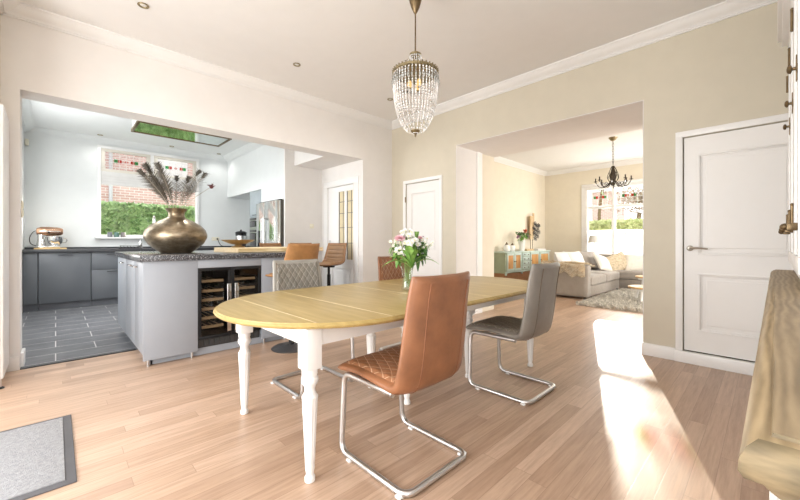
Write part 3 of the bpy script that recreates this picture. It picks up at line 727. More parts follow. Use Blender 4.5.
# wooden bar slab, vase, bowl
b = MB(); N = 30; rings = []
for ins, z in ((.012, 1.001), (.0, 1.008), (.004, 1.035), (.0, 1.045), (.012, 1.053)):
    r = []
    for k in range(N+1): x = 1.47+1.07*k/N; r.append((x, 4.12+ins+.02*noise.noise((x*3, 1, 0))-.03*(k > 9)*min(1, (k-9)/6), z))
    for k in range(N+1): x = 2.56-1.14*k/N; r.append((x, 4.80-ins+.02*noise.noise((x*3, 7, 0)), z))
    rings.append(r)
b.loft(rings); tag(b.build('bar_slab', m_barwood, ang=50), 'rustic blond wood bar slab laid over the end of the granite island', 'bar top')
VP = (.945, 4.48, 1.0)
b = MB(); b.lathe([(.13, 0), (.15, .004), (.155, .012), (.20, .045), (.26, .10), (.295, .165), (.298, .20), (.28, .25), (.235, .30), (.165, .345), (.10, .375), (.078, .395), (.074, .42), (.082, .445), (.104, .475), (.108, .48), (.10, .478), (.07, .44), (.064, .41), (.07, .39), (.12, .33)], seg=56)
o = b.build('vase', m_vase, ang=60); o.location = VP; tag(o, 'big squat bronze metal vase on the granite island', 'vase')
b = MB(); b.lathe([(.075, 0), (.078, .012), (.045, .022), (.04, .034), (.10, .048), (.17, .078), (.192, .092), (.190, .095), (.165, .084), (.09, .058), (.03, .052)], seg=40)
o = b.build('bowl', M('gilded wood bowl', (.36, .23, .09), .35, .5, var=.15), ang=50); o.location = (1.62, 4.55, 1.053); tag(o, 'wide brown footed bowl on the wooden bar slab', 'bowl')
# peacock feathers
def feather(tip, lean, n, label, eye=.055, seed=0):
    rr = random.Random(seed); base_ = Vector((VP[0]+lean[0]*.03, VP[1]+lean[1]*.03, 1.42)); tip = Vector(tip)
    mid = base_.lerp(tip, .5)+Vector((0, 0, .05)); pts = spline([base_, base_.lerp(mid, .5)+Vector((0, 0, .02)), mid, tip], 26)
    t = thing('peacock_feather', label, 'feather', base_, 0, 'peacock feathers in the bronze vase')
    b = MB(base_); b.tube(pts, [.0035-.002*k/25 for k in range(26)], 5); b.build('quill', m_quill, t)
    b = MB(base_)
    for k in range(n):
        f = .22+.76*k/n; i = int(f*25); p = pts[i].lerp(pts[min(i+1, 25)], f*25-i); d = (pts[min(i+1, 25)]-pts[i-1]).normalized()
        side = d.cross(Vector((.6947, .7193, 0))).normalized()*(1 if k % 2 else -1); ln = (.035+.08*f)*(.4+.6*math.sin(PI*min(1, (f-.3)/.62)))*(.6+.6*rr.random())
        q = p+side*ln+d*ln*.75+Vector((rr.uniform(-.015, .015), rr.uniform(-.015, .015), -.01*rr.random())); w = d*.0042; w2 = Vector((-.6947, -.7193, 0))*.003
        b.tri(p-w, p+w, q); b.tri(p-w2, p+w2, q)
    b.build('barbs', m_feather, t, 0, recalc=False)
    if eye:
        d = (pts[-1]-pts[-4]).normalized(); s = d.cross(Vector((.6947, .7193, 0))).normalized(); c = pts[-3]
        b = MB(base_)
        for k in range(70):
            f = rr.uniform(-1, 1); p = c+d*f*eye*.8; ln = eye*.62*math.sqrt(max(0, 1-f*f))*(.7+.5*rr.random()); sd = s*(1 if k % 2 else -1)
            q = p+sd*ln+d*ln*.9+Vector((rr.uniform(-.01, .01), rr.uniform(-.01, .01), 0)); b.tri(p-d*.006, p+d*.006, q); b.tri(p-Vector((.004, .003, 0)), p+Vector((.004, .003, 0)), q)
        b.build('plume_eye', m_eye, t, 0, recalc=False)
FE0 = [((.60, 4.48, 1.87), (-1, 0), 70, .05, 'dark peacock feather leaning furthest left over the bronze vase'),
      ((.665, 4.52, 1.94), (-1, 1), 90, .07, 'bushy peacock feather second from the left in the bronze vase'),
      ((.76, 4.40, 1.935), (-.6, -1), 90, .075, 'tall curling peacock feather left of centre in the bronze vase'),
      ((.955, 4.50, 1.85), (0, 1), 50, .04, 'slim upright peacock feather in the middle of the bronze vase'),
      ((1.06, 4.44, 1.84), (.4, -1), 60, .055, 'short peacock feather right of centre in the bronze vase'),
      ((1.19, 4.50, 1.955), (.8, 1), 70, .05, 'tallest peacock feather on the right side of the bronze vase'),
      ((1.245, 4.46, 1.92), (1, -.6), 70, .05, 'rightmost peacock feather in the bronze vase, beside the burgundy bloom')]
for i, (tp, ln, n, ey, lb) in enumerate(FE0): feather(tp, ln, int(n*(2.2 if i < 3 else .9)), lb, ey, i)
t = thing('dried_flower', 'dried dark burgundy bloom leaning right out of the bronze vase', 'flower', (.98, 4.46, 1.42)); L0 = (.98, 4.46, 1.42)
pts = spline([(.98, 4.46, 1.42), (1.08, 4.46, 1.58), (1.22, 4.46, 1.70), (1.30, 4.46, 1.765)], 14); b = MB(L0); b.tube(pts, .0028, 5); b.build('stem', m_quill, t)
b = MB(L0)
for k in range(40):
    a, e = RND.uniform(0, 2*PI), RND.uniform(-.3, 1.2); d = Vector((math.cos(a)*math.cos(e), math.sin(a)*math.cos(e), math.sin(e))); c = Vector((1.29, 4.46, 1.755)); w = d.orthogonal().normalized()*.012
    b.tri(c-w, c+w, c+d*RND.uniform(.03, .06)); 
b.ball((1.29, 4.46, 1.755), .022); b.build('bloom', m_dried, t)

# hood
t = thing('extractor_hood', 'rectangular ceiling extractor with mirrored glass underside above the island', 'extractor', (1.36, 6.06, 2.7)); L0 = (1.36, 6.06, 2.7)
b = MB(L0); b.box(.79, 1.94, 5.78, 6.33, 2.735, 3.06); b.build('housing', m_kwall, t, 0)
b = MB(L0); bars_ = [(.775, 1.955, 5.755, 5.785), (.775, 1.955, 6.33, 6.36), (.775, .805, 5.785, 6.33), (1.925, 1.955, 5.785, 6.33)]
for q in bars_: b.box(*q, 2.70, 2.738, .002)
b.build('frame', m_bronze, t)
b = MB(L0); b.box(.805, 1.925, 5.785, 6.33, 2.708, 2.725); b.build('glass_panel', m_mirror, t, 0)

# ------------------------------------------------------------------ kitchen back run
def base_cab(label, xa, xb, fronts, hmode):
    L0 = ((xa+xb)/2, 8.4, 0); t = thing('base_cabinet', label, 'kitchen cabinet', L0, 0, 'slate grey base cabinets along the kitchen back wall')
    b = MB(L0); b.box(xa+.001, xb-.001, 8.17, 8.69, .12, .945); b.build('carcass', m_kgrey, t, 0)
    b = MB(L0); b.box(xa+.001, xb-.001, 8.20, 8.215, .005, .12); b.build('plinth', m_plinth, t, 0)
    for (za, zb) in fronts:
        b = MB(L0); b.box(xa+.003, xb-.003, 8.15, 8.169, za, zb, .002); f = b.build('door' if len(fronts) == 1 else 'drawer', m_kgrey, t)
        if hmode:
            xc = (xa+xb)/2; b = MB(L0); b.box(xc-.09, xc+.09, 8.122, 8.132, zb-.035, zb-.025, .002); b.box(xc-.085, xc-.075, 8.13, 8.151, zb-.034, zb-.026); b.box(xc+.075, xc+.085, 8.13, 8.151, zb-.034, zb-.026); b.build('handle', m_black, f)
base_cab('narrow grey kitchen cabinet at the left end, against the left kitchen wall', -.375, -.205, [(.125, .935)], False)
base_cab('wide grey kitchen cabinet with black bar handle below the stand mixer', -.20, .44, [(.125, .935)], True)
base_cab('grey kitchen drawer cabinet below the leaded window, partly behind the island', .445, 1.04, [(.125, .63), (.637, .935)], True)
base_cab('grey kitchen cabinet below the sink, hidden behind the island', 1.045, 1.94, [(.125, .935)], True)
base_cab('grey kitchen cabinet at the right end below the black canister, behind the island', 1.945, 2.845, [(.125, .935)], True)
b = MB(); b.box(-.375, 3.575, 8.12, 8.695, .946, 1.0, .004); b.box(-.375, 3.575, 8.675, 8.698, 1.0, 1.03); tag(b.build('back_worktop', m_ktop), 'long matt black worktop along the kitchen back wall', 'worktop')
# mixer
MX = (-.08, 8.42, 1.0)
b = MB(); b.box(-.255, .135, 8.25, 8.58, 1.0, 1.022, .005); tag(b.build('cutting_board', m_board), 'light wooden board under the stand mixer', 'board')
t = thing('stand_mixer', 'copper and chrome stand mixer on a wooden board on the back worktop', 'mixer', (-.06, 8.42, 1.022)); 
b = MB(); b.box(-.15, .12, -.095, .095, 0, .035, .015, 3); b.tube([(-.115, 0, .02), (-.115, 0, .12), (-.105, 0, .22)], [.062, .05, .056], 16); b.build('stand', m_chrome, t)
b = MB(); b.m = Matrix.Translation((0, 0, .275)) @ Matrix.Rotation(PI/2, 4, 'Y'); b.lathe([(.02, -.175), (.055, -.165), (.075, -.12), (.078, -.02), (.072, .08), (.06, .13), (.045, .15), (.01, .155)], seg=24); b.build('head', m_copper, t)
b = MB(); b.m = Matrix.Translation((0, 0, .275)); b.box(-.14, .12, -.081, .081, -.008, .008, .004); b.build('trim_band', m_chrome, t)
b = MB(); b.lathe([(.045, .036), (.05, .045), (.085, .08), (.105, .13), (.108, .185), (.112, .187), (.104, .184), (.098, .13), (.06, .07)], (.055, 0, 0), 28); bw = b.build('bowl', m_chrome, t)
b = MB(); b.tube(spline([(.155, 0, .16), (.195, 0, .15), (.195, 0, .10), (.145, 0, .085)], 10), .007, 6); b.build('bowl_handle', m_chrome, bw)
b = MB(); b.cyl(.065, 0, .12, .215, .013); b.build('whisk_shaft', m_steel, t)
b = MB(); b.ball((-.02, -.085, .26), .014); b.build('speed_knob', m_black, t)
b = MB(); b.tube(spline([(-.16, 8.42, 1.05), (-.24, 8.45, 1.06), (-.30, 8.5, 1.10), (-.31, 8.55, 1.20), (-.26, 8.62, 1.30), (-.16, 8.60, 1.32)], 24), .006, 6); b.build('power_cord', m_black, None)
pc = bpy.data.objects['power_cord']; pc.parent = t; pc.data.transform(Matrix.Translation((.06, -8.42, -1.022)))
# jars on the sill, tap, dish rack, canister, outlet
for i, (x, c, lb) in enumerate(((.735, (.17, .18, .20), 'charcoal'), (.835, (.10, .20, .17), 'bottle green'), (.935, (.20, .18, .17), 'brown grey'))):
    b = MB(); b.lathe([(.034, 0), (.038, .004), (.038, .085), (.034, .094), (.03, .09), (.03, .02)], seg=20)
    o = b.build('jar', M(lb+' glazed pot', c, .35)); o.location = (x, 8.64, 1.212); tag(o, 'small '+lb+' pot on the kitchen window sill, '+('leftmost of the three', 'in the middle of the three', 'rightmost of the three')[i], 'jar', 'three small pots on the window sill')
t = thing('kitchen_tap', 'tall chrome kitchen tap in front of the leaded window, partly behind the bronze vase', 'tap', (1.40, 8.52, 1.0))
b = MB(); b.cyl(0, 0, 0, .03, .03); b.tube(spline([(0, 0, .02), (0, 0, .35), (0, 0, .52), (-.01, -.08, .62), (-.01, -.17, .58), (-.01, -.19, .48)], 24), .018, 10); b.build('spout', m_chrome, t)
b = MB(); b.rod((.0, -.02, .1), (.09, -.03, .16), .009); b.build('lever', m_chrome, t)
t = thing('soap_dispenser', 'small chrome soap dispenser by the sink, just left of the bronze vase', 'dispenser', (1.17, 8.38, 1.0))
b = MB(); b.lathe([(.03, 0), (.032, .01), (.03, .10), (.012, .12), (.01, .16)], seg=16); b.build('bottle', m_chrome, t)
b = MB(); b.tube([(0, 0, .15), (0, 0, .175), (0, -.06, .165)], .008, 6); b.build('pump', m_chrome, t)
t = thing('dish_rack', 'low black wire dish rack on the back worktop by the sink', 'dish rack', (1.0, 8.32, 1.0))
b = MB()
for k in range(7): b.rod((-.15+.05*k, -.10, .02), (-.15+.05*k, .1, .02), .004, seg=5); b.rod((-.15+.05*k, -.10, .02), (-.15+.05*k, -.1, .05), .004, seg=5)
b.tube([(-.16, -.1, .05), (.16, -.1, .05)], .005, 5); b.tube([(-.16, .1, .02), (.16, .1, .02)], .005, 5); b.box(-.17, .17, -.12, .12, 0, .012, .004); b.build('rack', m_black, t)
t = thing('coffee_canister', 'black and steel lidded canister on the worktop corner right of the socket', 'canister', (3.06, 8.42, 1.0))
b = MB(); b.lathe([(.115, 0), (.12, .01), (.105, .05), (.115, .09), (.118, .30), (.11, .315)], seg=28); b.build('body', m_blackglass, t)
b = MB(); b.lathe([(.119, .14), (.121, .142), (.121, .26), (.119, .262)], seg=28); b.build('steel_band', m_steel, t)
b = MB(); b.lathe([(.122, .315), (.122, .335), (.09, .36), (.02, .372), (.018, .40), (.005, .405)], seg=28); b.build('lid', m_black, t)
t = thing('wall_socket', 'double ivory wall socket with a black plug on the kitchen back wall', 'socket', (2.60, 8.7, 1.19)); 
b = MB(); b.box(-.08, .08, -.012, 0, -.04, .04, .004); b.build('plate', m_ivory, t)
b = MB(); b.cyl(0, 0, -.03, .0, .022, seg=16); b.bm.transform(Matrix.Translation((.04, -.012, 0)) @ Matrix.Rotation(PI/2, 4, 'X')); b.build('plug', m_black, t)
b = MB(); b.tube(spline([(.04, -.03, 0), (.05, -.05, -.06), (.09, -.06, -.14), (.16, -.06, -.17)], 12), .006, 6); b.build('cable', m_black, t)
# alarm sensor, switches
b = MB(); b.box(-.372, -.325, 8.62, 8.685, 2.74, 2.85, .012, 3); tag(b.build('motion_sensor', m_ivory), 'small white alarm sensor high in the left kitchen corner', 'sensor')
t = thing('light_switch', 'tall ivory double light switch on the left jamb of the kitchen opening', 'switch', (-.225, 4.73, 1.42))
b = MB(); b.box(0, .010, -.035, .035, -.075, .075, .004); b.build('plate', m_ivory, t)
for z in (-.035, .035): b = MB(); b.box(.008, .015, -.026, .026, z-.028, z+.028, .003); b.build('rocker', m_ivory, t)
t = thing('light_switch', 'single ivory light switch on the wall left of the glazed side door', 'switch', (3.365, 5.81, 1.41))
b = MB(); b.box(-.04, .04, -.010, 0, -.04, .04, .004); b.build('plate', m_ivory, t)
b = MB(); b.box(-.028, .028, -.015, -.008, -.028, .028, .003); b.build('rocker', m_ivory, t)
# fridge
t = thing('fridge', 'tall stainless double-door fridge at the right of the kitchen', 'fridge', (3.1, 6.31, 0)); L0 = (3.1, 6.31, 0)
b = MB(L0); b.box(2.80, 3.5, 5.862, 6.76, .03, 1.85, .004); b.build('body', M('dark fridge side', (.10, .095, .085), .35, .6), t)
m_fr = M('fridge steel', (.72, .74, .73), .12, 1, var=.02)
for ya, yb, hy in ((5.864, 6.38, 6.345), (6.39, 6.758, 6.425)):
    b = MB(L0); b.box(2.735, 2.795, ya, yb, .05, 1.845, .008); dd = b.build('door', m_fr, t)
    b = MB(L0); b.tube(fillet([(2.735, hy, .6), (2.69, hy, .6), (2.69, hy, 1.55), (2.735, hy, 1.55)], .02, 4), .011, 8); b.build('handle', m_steel, dd)
b = MB(L0); b.box(2.728, 2.736, 6.47, 6.68, .98, 1.33, .003); b.build('water_dispenser', m_blackglass, t)
b = MB(L0); b.box(2.79, 2.83, 5.87, 6.75, 1.85, 1.866); b.build('hinge_cover', m_black, t)
# oven column
t = thing('oven_cabinet', 'tall grey blue oven housing beside the steel fridge', 'oven cabinet', (3.2, 7.08, 0)); L0 = (3.2, 7.08, 0)
m_bluegrey = M('blue grey laminate', (.33, .38, .41), .3)
b = MB(L0); b.box(2.87, 3.5, 6.80, 7.37, .005, 2.135); b.build('carcass', m_bluegrey, t, 0)
b = MB(L0); b.box(2.85, 2.869, 6.803, 7.367, 1.62, 2.13, .002); dd = b.build('door', m_bluegrey, t)
b = MB(L0); b.box(2.83, 2.838, 6.95, 7.2, 1.65, 1.66); b.box(2.836, 2.851, 6.96, 6.97, 1.65, 1.66); b.box(2.836, 2.851, 7.18, 7.19, 1.65, 1.66); b.build('handle', m_black, dd)
for za, zb in ((1.42, 1.60), (.62, 1.36)):
    b = MB(L0); b.box(2.845, 2.869, 6.81, 7.36, za, zb, .003); dd = b.build('oven', m_blackglass, t)
    b = MB(L0); b.box(2.825, 2.835, 6.85, 7.32, zb-.06, zb-.045); b.box(2.83, 2.846, 6.87, 6.88, zb-.06, zb-.045); b.box(2.83, 2.846, 7.29, 7.30, zb-.06, zb-.045); b.build('handle', m_steel, dd)
b = MB(L0); b.box(2.848, 2.87, 6.80, 7.37, 1.36, 1.42); b.build('steel_strip', m_steel, t, 0)
b = MB(L0); b.box(2.85, 2.869, 6.803, 7.367, .12, .60, .002); b.build('drawer', m_bluegrey, t)

# ------------------------------------------------------------------ crystal chandelier
t = thing('crystal_chandelier', 'crystal bead basket chandelier hanging above the dining table', 'chandelier', (2.0, 1.9, HC))
def hz(z): return z-HC
b = MB(); b.lathe([(.008, hz(2.885)), (.014, hz(2.892)), (.032, hz(2.93)), (.052, hz(3.0)), (.058, hz(3.1)), (.058, 0)], seg=24); b.build('canopy', m_bronze, t)
b = MB(); b.cyl(0, 0, hz(2.55), hz(2.90), .0055, seg=8); b.build('rod', m_bronze, t)
ZR, RR = 2.425, .172
b = MB(); b.lathe([(RR, hz(ZR-.012)), (RR+.006, hz(ZR-.008)), (RR+.006, hz(ZR+.008)), (RR, hz(ZR+.012)), (RR-.004, hz(ZR+.008)), (RR-.004, hz(ZR-.008))], seg=48); 
for k in range(36): a = 2*PI*k/36; b.ball((math.cos(a)*(RR+.004), math.sin(a)*(RR+.004), hz(ZR+.014)), .006, 6, 4)
b.build('main_ring', m_brass, t)
b = MB(); b.lathe([(.042, hz(2.555)), (.046, hz(2.56)), (.046, hz(2.57)), (.042, hz(2.574)), (.038, hz(2.565))], seg=24)
for k in range(3): a = 2*PI*k/3; b.rod((math.cos(a)*.042, math.sin(a)*.042, hz(2.565)), (0, 0, hz(2.60)), .0025, seg=5); b.rod((math.cos(a)*.042, math.sin(a)*.042, hz(2.56)), (math.cos(a)*RR, math.sin(a)*RR, hz(ZR)), .002, seg=5)
b.build('top_ring', m_brass, t)
b = MB()
for k in range(40):
    a = 2*PI*k/40; ca, sa = math.cos(a), math.sin(a)
    for j in range(24):
        f = j/23; z = ZR-.02-.44*f; r = RR*math.sqrt(max(.0, 1-f**2.1))*.985+.02*f
        rr = .0075 if j % 4 else .0095
        if f > .72 and k % 2: continue
        b.octa((ca*r, sa*r, hz(z)), rr*(1 if f < .8 else .8), .0115)
for k in range(20):
    a = 2*PI*k/20; ca, sa = math.cos(a), math.sin(a)
    for j in range(10):
        f = j/9; r = .044+(RR-.044)*f**1.6; b.octa((ca*r, sa*r, hz(2.55-.11*f-.02*math.sin(PI*f))), .0055, .0075)
tag(b.build('bead_strands', m_crystal, t, 0), kind='stuff')
b = MB()
for k in range(36): a = 2*PI*(k+.5)/36; b.octa((math.cos(a)*(RR+.008), math.sin(a)*(RR+.008), hz(ZR-.08)), .010, .026); b.octa((math.cos(a)*(RR+.004), math.sin(a)*(RR+.004), hz(ZR-.04)), .008, .012)
tag(b.build('drop_pendants', M('smoky crystal drop', (.20, .19, .17), .12, .5), t, 0), kind='stuff')
b = MB(); b.lathe([(.004, hz(1.932)), (.008, hz(1.94)), (.006, hz(1.95)), (.03, hz(1.966)), (.038, hz(1.98)), (.03, hz(1.985))], seg=20); b.build('bottom_finial', m_brass, t)
for k in range(3):
    a = 2*PI*k/3+.4; b = MB(); b.cyl(math.cos(a)*.045, math.sin(a)*.045, hz(2.30), hz(2.37), .011, seg=12); b.rod((math.cos(a)*.045, math.sin(a)*.045, hz(2.37)), (0, 0, hz(2.42)), .004); so = b.build('lamp_socket', m_brass, t)
    b = MB(); b.ball((math.cos(a)*.045, math.sin(a)*.045, hz(2.335)), (.017, .017, .035)); b.build('bulb', m_bulb, so)

# ------------------------------------------------------------------ bouquet
FV = (1.94, 1.93, TZ)
b = MB(); b.lathe([(.03, 0), (.045, .002), (.048, .008), (.038, .04), (.036, .08), (.045, .15), (.062, .215), (.064, .22), (.060, .217), (.042, .15), (.033, .08), (.035, .03), (.03, .014)], seg=32)
o = b.build('glass_vase', m_clear, ang=60); o.location = FV; tag(o, 'flared clear glass vase on the dining table', 'vase')
def V3(x, y, z): return Vector((x, y, z))
CAMR = V3(.7193, -.6947, 0); CAMV = V3(.6947, .7193, 0)
def bq(px, pv, pz): return V3(*FV)+CAMR*px+CAMV*pv+V3(0, 0, pz)
def stem_to(name, label, cat, tip, grp):
    base_ = V3(*FV)+V3(RND.uniform(-.018, .018), RND.uniform(-.018, .018), .02)
    t = thing(name, label, cat, base_, 0, grp); rim = V3(*FV)+(tip-V3(*FV))*V3(1, 1, 0).length*0+V3((tip.x-FV[0])*.22, (tip.y-FV[1])*.22, .21)
    pts = spline([base_, rim, rim.lerp(tip, .55)+V3(0, 0, .01), tip], 14)
    b = MB(base_); b.tube(pts, .0032, 6); b.build('stem', m_stem, t); return t, base_
def petals(b, c, r, n, up, tiers=1, cup=.4):
    u = up.normalized(); a1 = u.orthogonal().normalized(); a2 = u.cross(a1)
    for q in range(tiers):
        rr = r*(1-.25*q); e = cup+.35*q
        for k in range(n):
            a = 2*PI*(k+.5*q)/n; d = a1*math.cos(a)+a2*math.sin(a); s = u.cross(d); o = c+u*.006*q
            tip = o+d*rr*math.cos(e)+u*rr*math.sin(e); m = o+d*rr*.6*math.cos(e*.7)+u*rr*.6*math.sin(e*.7); w = s*rr*.34
            b.quad(o, m-w, tip, m+w)
def bloom(name, label, cat, tip, r, n, tiers, mat, cmat, grp, cup=.4):
    t, bs = stem_to(name, label, cat, tip, grp); up = (tip-bs).normalized()*.6-CAMV*.5+V3(0, 0, .3)
    b = MB(bs); petals(b, tip, r, n, up, tiers, cup); b.build('petals', mat, t, 0, recalc=False)
    b = MB(bs); b.ball(tip+up.normalized()*.005, r*.28, 8, 6); b.build('flower_centre', cmat, t)
def spray(name, label, tip, count, rad, r, mat, grp):
    t, bs = stem_to(name, label, 'flower', tip, grp); b = MB(bs); c = MB(bs); st = MB(bs)
    for k in range(count):
        a = RND.uniform(0, 2*PI); q = rad*math.sqrt(RND.random()); p = tip+CAMR*q*math.cos(a)*1.1+V3(0, 0, 1)*q*math.sin(a)*.8+CAMV*RND.uniform(-rad, rad)*.8
        petals(b, p, r, 8, V3(0, 0, .6)-CAMV*.8, 2, .35); c.ball(p-CAMV*.003, r*.3, 6, 5); st.rod(tip-V3(0, 0, .05), p, .0016, seg=4)
    tag(b.build('petals', mat, t, 0, recalc=False), kind='stuff'); tag(c.build('flower_centres', m_yf, t), kind='stuff'); st.build('side_stems', m_stem, t)
GF = 'flowers of the table bouquet'
bloom('pink_flower', 'large blush pink flower at the left of the table bouquet', 'flower', bq(-.055, -.03, .385), .05, 14, 3, m_pf, m_wf, GF)
bloom('pink_flower', 'small deep pink rose at the right of the table bouquet', 'flower', bq(.098, -.02, .392), .024, 8, 3, m_pf, m_pf, GF, .7)
spray('white_flower', 'cluster of white daisy flowers in the middle of the table bouquet', bq(.035, -.05, .375), 14, .055, .026, m_wf, GF)
spray('white_flower', 'lacy white flower head at the top left of the table bouquet', bq(-.002, .01, .43), 26, .045, .017, m_wf, GF)
spray('white_flower', 'small white blossoms at the far left edge of the table bouquet', bq(-.095, .0, .36), 10, .04, .018, m_wf, GF)
spray('white_flower', 'loose white and cream buds at the far right of the table bouquet', bq(.145, .0, .36), 16, .05, .013, m_wf, GF)
spray('white_flower', 'pale low blossoms left of the big leaf in the table bouquet', bq(-.06, -.06, .30), 8, .03, .018, m_wf, GF)
def frond(b, a, tip, w, fold=.25, n=8):
    d = tip-a; s = d.cross(V3(0, 0, 1)).normalized() if abs(d.normalized().z) < .95 else CAMR; nn = s.cross(d).normalized()
    L_ = []; R_ = []; C_ = []
    for k in range(n+1):
        f = k/n; p = a+d*f-V3(0, 0, 1)*.18*d.length*f*f+V3(0, 0, .04)*math.sin(PI*f); ww = w*math.sin(PI*min(1, f*.92+.04))**.8*(1-.3*f)
        C_.append(p); L_.append(p-s*ww+nn*ww*fold); R_.append(p+s*ww+nn*ww*fold)
    for k in range(n):
        b.quad(L_[k], C_[k], C_[k+1], L_[k+1]); b.quad(C_[k], R_[k], R_[k+1], C_[k+1])
GL = 'leaves of the table bouquet'
t, bs = stem_to('palmate_leaf', 'large light green fingered leaf at the front of the table bouquet', 'leaf', bq(.03, -.09, .18), GL); b = MB(bs); c = bq(.03, -.09, .175)
for dx, dz in ((-.22, .02), (-.165, .085), (-.10, .145), (-.03, .18), (.065, .145), (.14, .085), (.20, .04)):
    L_ = math.hypot(dx, dz); frond(b, c, c+CAMR*dx+V3(0, 0, dz+.14*L_)-CAMV*.05, .036, .22)
b.build('leaf_blade', m_leaf, t, 0, recalc=False)
for i, (px, pv, pz, lb) in enumerate(((-.10, .02, .30, 'leafy green sprig at the left of the table bouquet'), (.075, .03, .385, 'tall leafy green sprig with mauve buds at the top right of the table bouquet'), (.13, .02, .33, 'dark green drooping leaves at the right of the table bouquet'), (.02, .06, .34, 'dark green foliage in the heart of the table bouquet'))):
    tp = bq(px, pv, pz); t, bs = stem_to('leaf_sprig', lb, 'leaf', tp, GL); b = MB(bs)
    for k in range(26):
        a = RND.uniform(0, 2*PI); o = tp-(tp-bs).normalized()*RND.uniform(0, .13); d = CAMR*math.cos(a)+V3(0, 0, .6*math.sin(a)+.1)+CAMV*RND.uniform(-.7, .7)
        frond(b, o, o+d.normalized()*RND.uniform(.035, .065)+V3(0, 0, .01 if i != 2 else -.02), .022, .25, 5)
    b.build('leaf_blade', (m_leaf, m_leaf, m_leafd, m_leafd)[i], t, 0, recalc=False)
    if i == 1:
        b = MB(bs)
        for k in range(14): b.ball(tp+CAMR*RND.uniform(-.05, .05)+V3(0, 0, RND.uniform(-.06, .03)), .006, 6, 5)
        b.build('buds', m_mauve, t)

# ------------------------------------------------------------------ door mat, radiator, buffet
t = thing('door_mat', 'grey pile entrance mat with dark rubber edge on the oak floor at lower left', 'mat', (-.36, 2.69, 0)); L0 = (-.36, 2.69, 0)
b = MB(L0); b.box(-.80, .072, 2.243, 3.137, 0, .007, .003); b.build('rubber_border', m_matrim, t)
b = MB(L0); b.box(-.76, .032, 2.283, 3.105, .006, .012, .002); b.build('pile', m_mat, t)
t = thing('panel_radiator', 'tall flat white panel on a small black foot at the left picture edge', 'radiator', (-.31, 4.29, 0)); L0 = (-.31, 4.29, 0)
b = MB(L0); b.box(-.332, -.287, 4.06, 4.545, .075, 2.17, .006, 3); b.build('panel', m_trim, t)
b = MB(L0); b.cyl(-.305, 4.085, .01, .08, .009); b.build('foot_rod', m_steel, t); b = MB(L0); b.lathe([(.024, 0), (.024, .006), (.012, .014)], (-.305, 4.085, 0), 16); b.build('foot', m_black, t)

bf = thing('buffet_cabinet', 'white built-in buffet cabinet with thick oak top at the right picture edge', 'cabinet', (.49, .022, 0), math.radians(-.5))
# local frame: x runs along the wall, y = 0 is the front edge of the oak top, cabinet extends to -y
BL = 3.12; BZ = .93
b = MB(); b.box(.04, BL-.04, -.56, -.045, .08, BZ-.075); b.build('base_body', m_trim, bf, 0)
b = MB(); b.box(.06, BL-.06, -.55, -.07, .001, .08); b.build('plinth', m_trim, bf, 0)
for i in range(5):
    xa = .06+i*.60; b = MB(); b.box(xa, xa+.59, -.044, -.026, .10, BZ-.09, .004); dd = b.build('base_door', m_trim, bf)
    b = MB(); b.box(xa+.07, xa+.52, -.030, -.020, .17, BZ-.16, .006); b.build('door_panel', m_trim, dd)
    b = MB(); b.ball((xa+.54, -.012, .55), .013, 10, 8); b.build('knob', m_bronze, dd)
PR = [(.062, -.085), (.058, -.074), (.040, -.066), (.028, -.056), (.022, -.048), (.006, -.046), (.000, -.038), (.001, -.026), (.008, -.014), (.020, -.006), (.032, -.004), (.0335, 0)]
PR = [(q*.72, z) for q, z in PR]
rings = [[(q, -q, BZ+z), (BL-q, -q, BZ+z), (BL-q, -.56, BZ+z), (q, -.56, BZ+z)] for q, z in PR]
b = MB(); b.loft(rings); top = b.build('oak_top', m_oak, bf, 40); top.data.materials.append(m_oakend)
for p in top.data.polygons:
    if p.normal.x < -.25 and p.center.x < .1: p.material_index = 1
b = MB(); b.box(1.55, BL-.02, -.55, -.11, BZ+.001, 2.46); b.build('upper_body', m_trim, bf, 0)
for i in range(3):
    xa = 1.565+i*.51; b = MB(); bars_y(b, -.107, -.085, xa, xa+.50, BZ+.06, 2.38, .07, .004); dd = b.build('upper_door', m_trim, bf)
    b = MB(); b.box(xa+.068, xa+.432, -.103, -.097, BZ+.12, 2.32); b.build('glass', glass_mat('pale cabinet glass', (.8, .85, .88), .2), dd, 0)
    for z in (1.25, 2.19):
        b = MB(); b.cyl(xa+.497, -.081, z-.045, z+.045, .007, seg=10); b.ball((xa+.497, -.081, z+.05), .008, 8, 6); b.ball((xa+.497, -.081, z-.05), .008, 8, 6); b.build('hinge', m_bronze, dd)
    b = MB()
    b.m = Matrix.Translation((xa+.03, -.085, 1.80)) @ Matrix.Rotation(-PI/2, 4, 'X')
    b.lathe([(.018, 0), (.018, .004), (.007, .006), (.006, .014), (.015, .017), (.017, .022), (.012, .028), (.004, .03)], seg=14); b.m = Matrix.Translation((xa+.03, -.083, 1.80)); b.box(-.012, .012, -.001, .003, -.05, .05, .002); b.build('turn_knob', m_bronze, dd)
    b = MB(); b.box(xa+.01, xa+.05, -.086, -.055, 1.165, 1.195, .004); b.ball((xa+.03, -.05, 1.18), .014, 10, 8); b.build('latch', m_bronze, dd)
b = MB()
for q, z0, z1 in ((.0, 2.50, 3.0), (-.02, 2.46, 2.50), (-.05, 2.43, 2.46), (-.075, 2.40, 2.43)): b.box(1.5-q*0, BL+q*.3, -.56, -.034+q, z0, z1, .004)
b.build('crown', m_trim, bf)

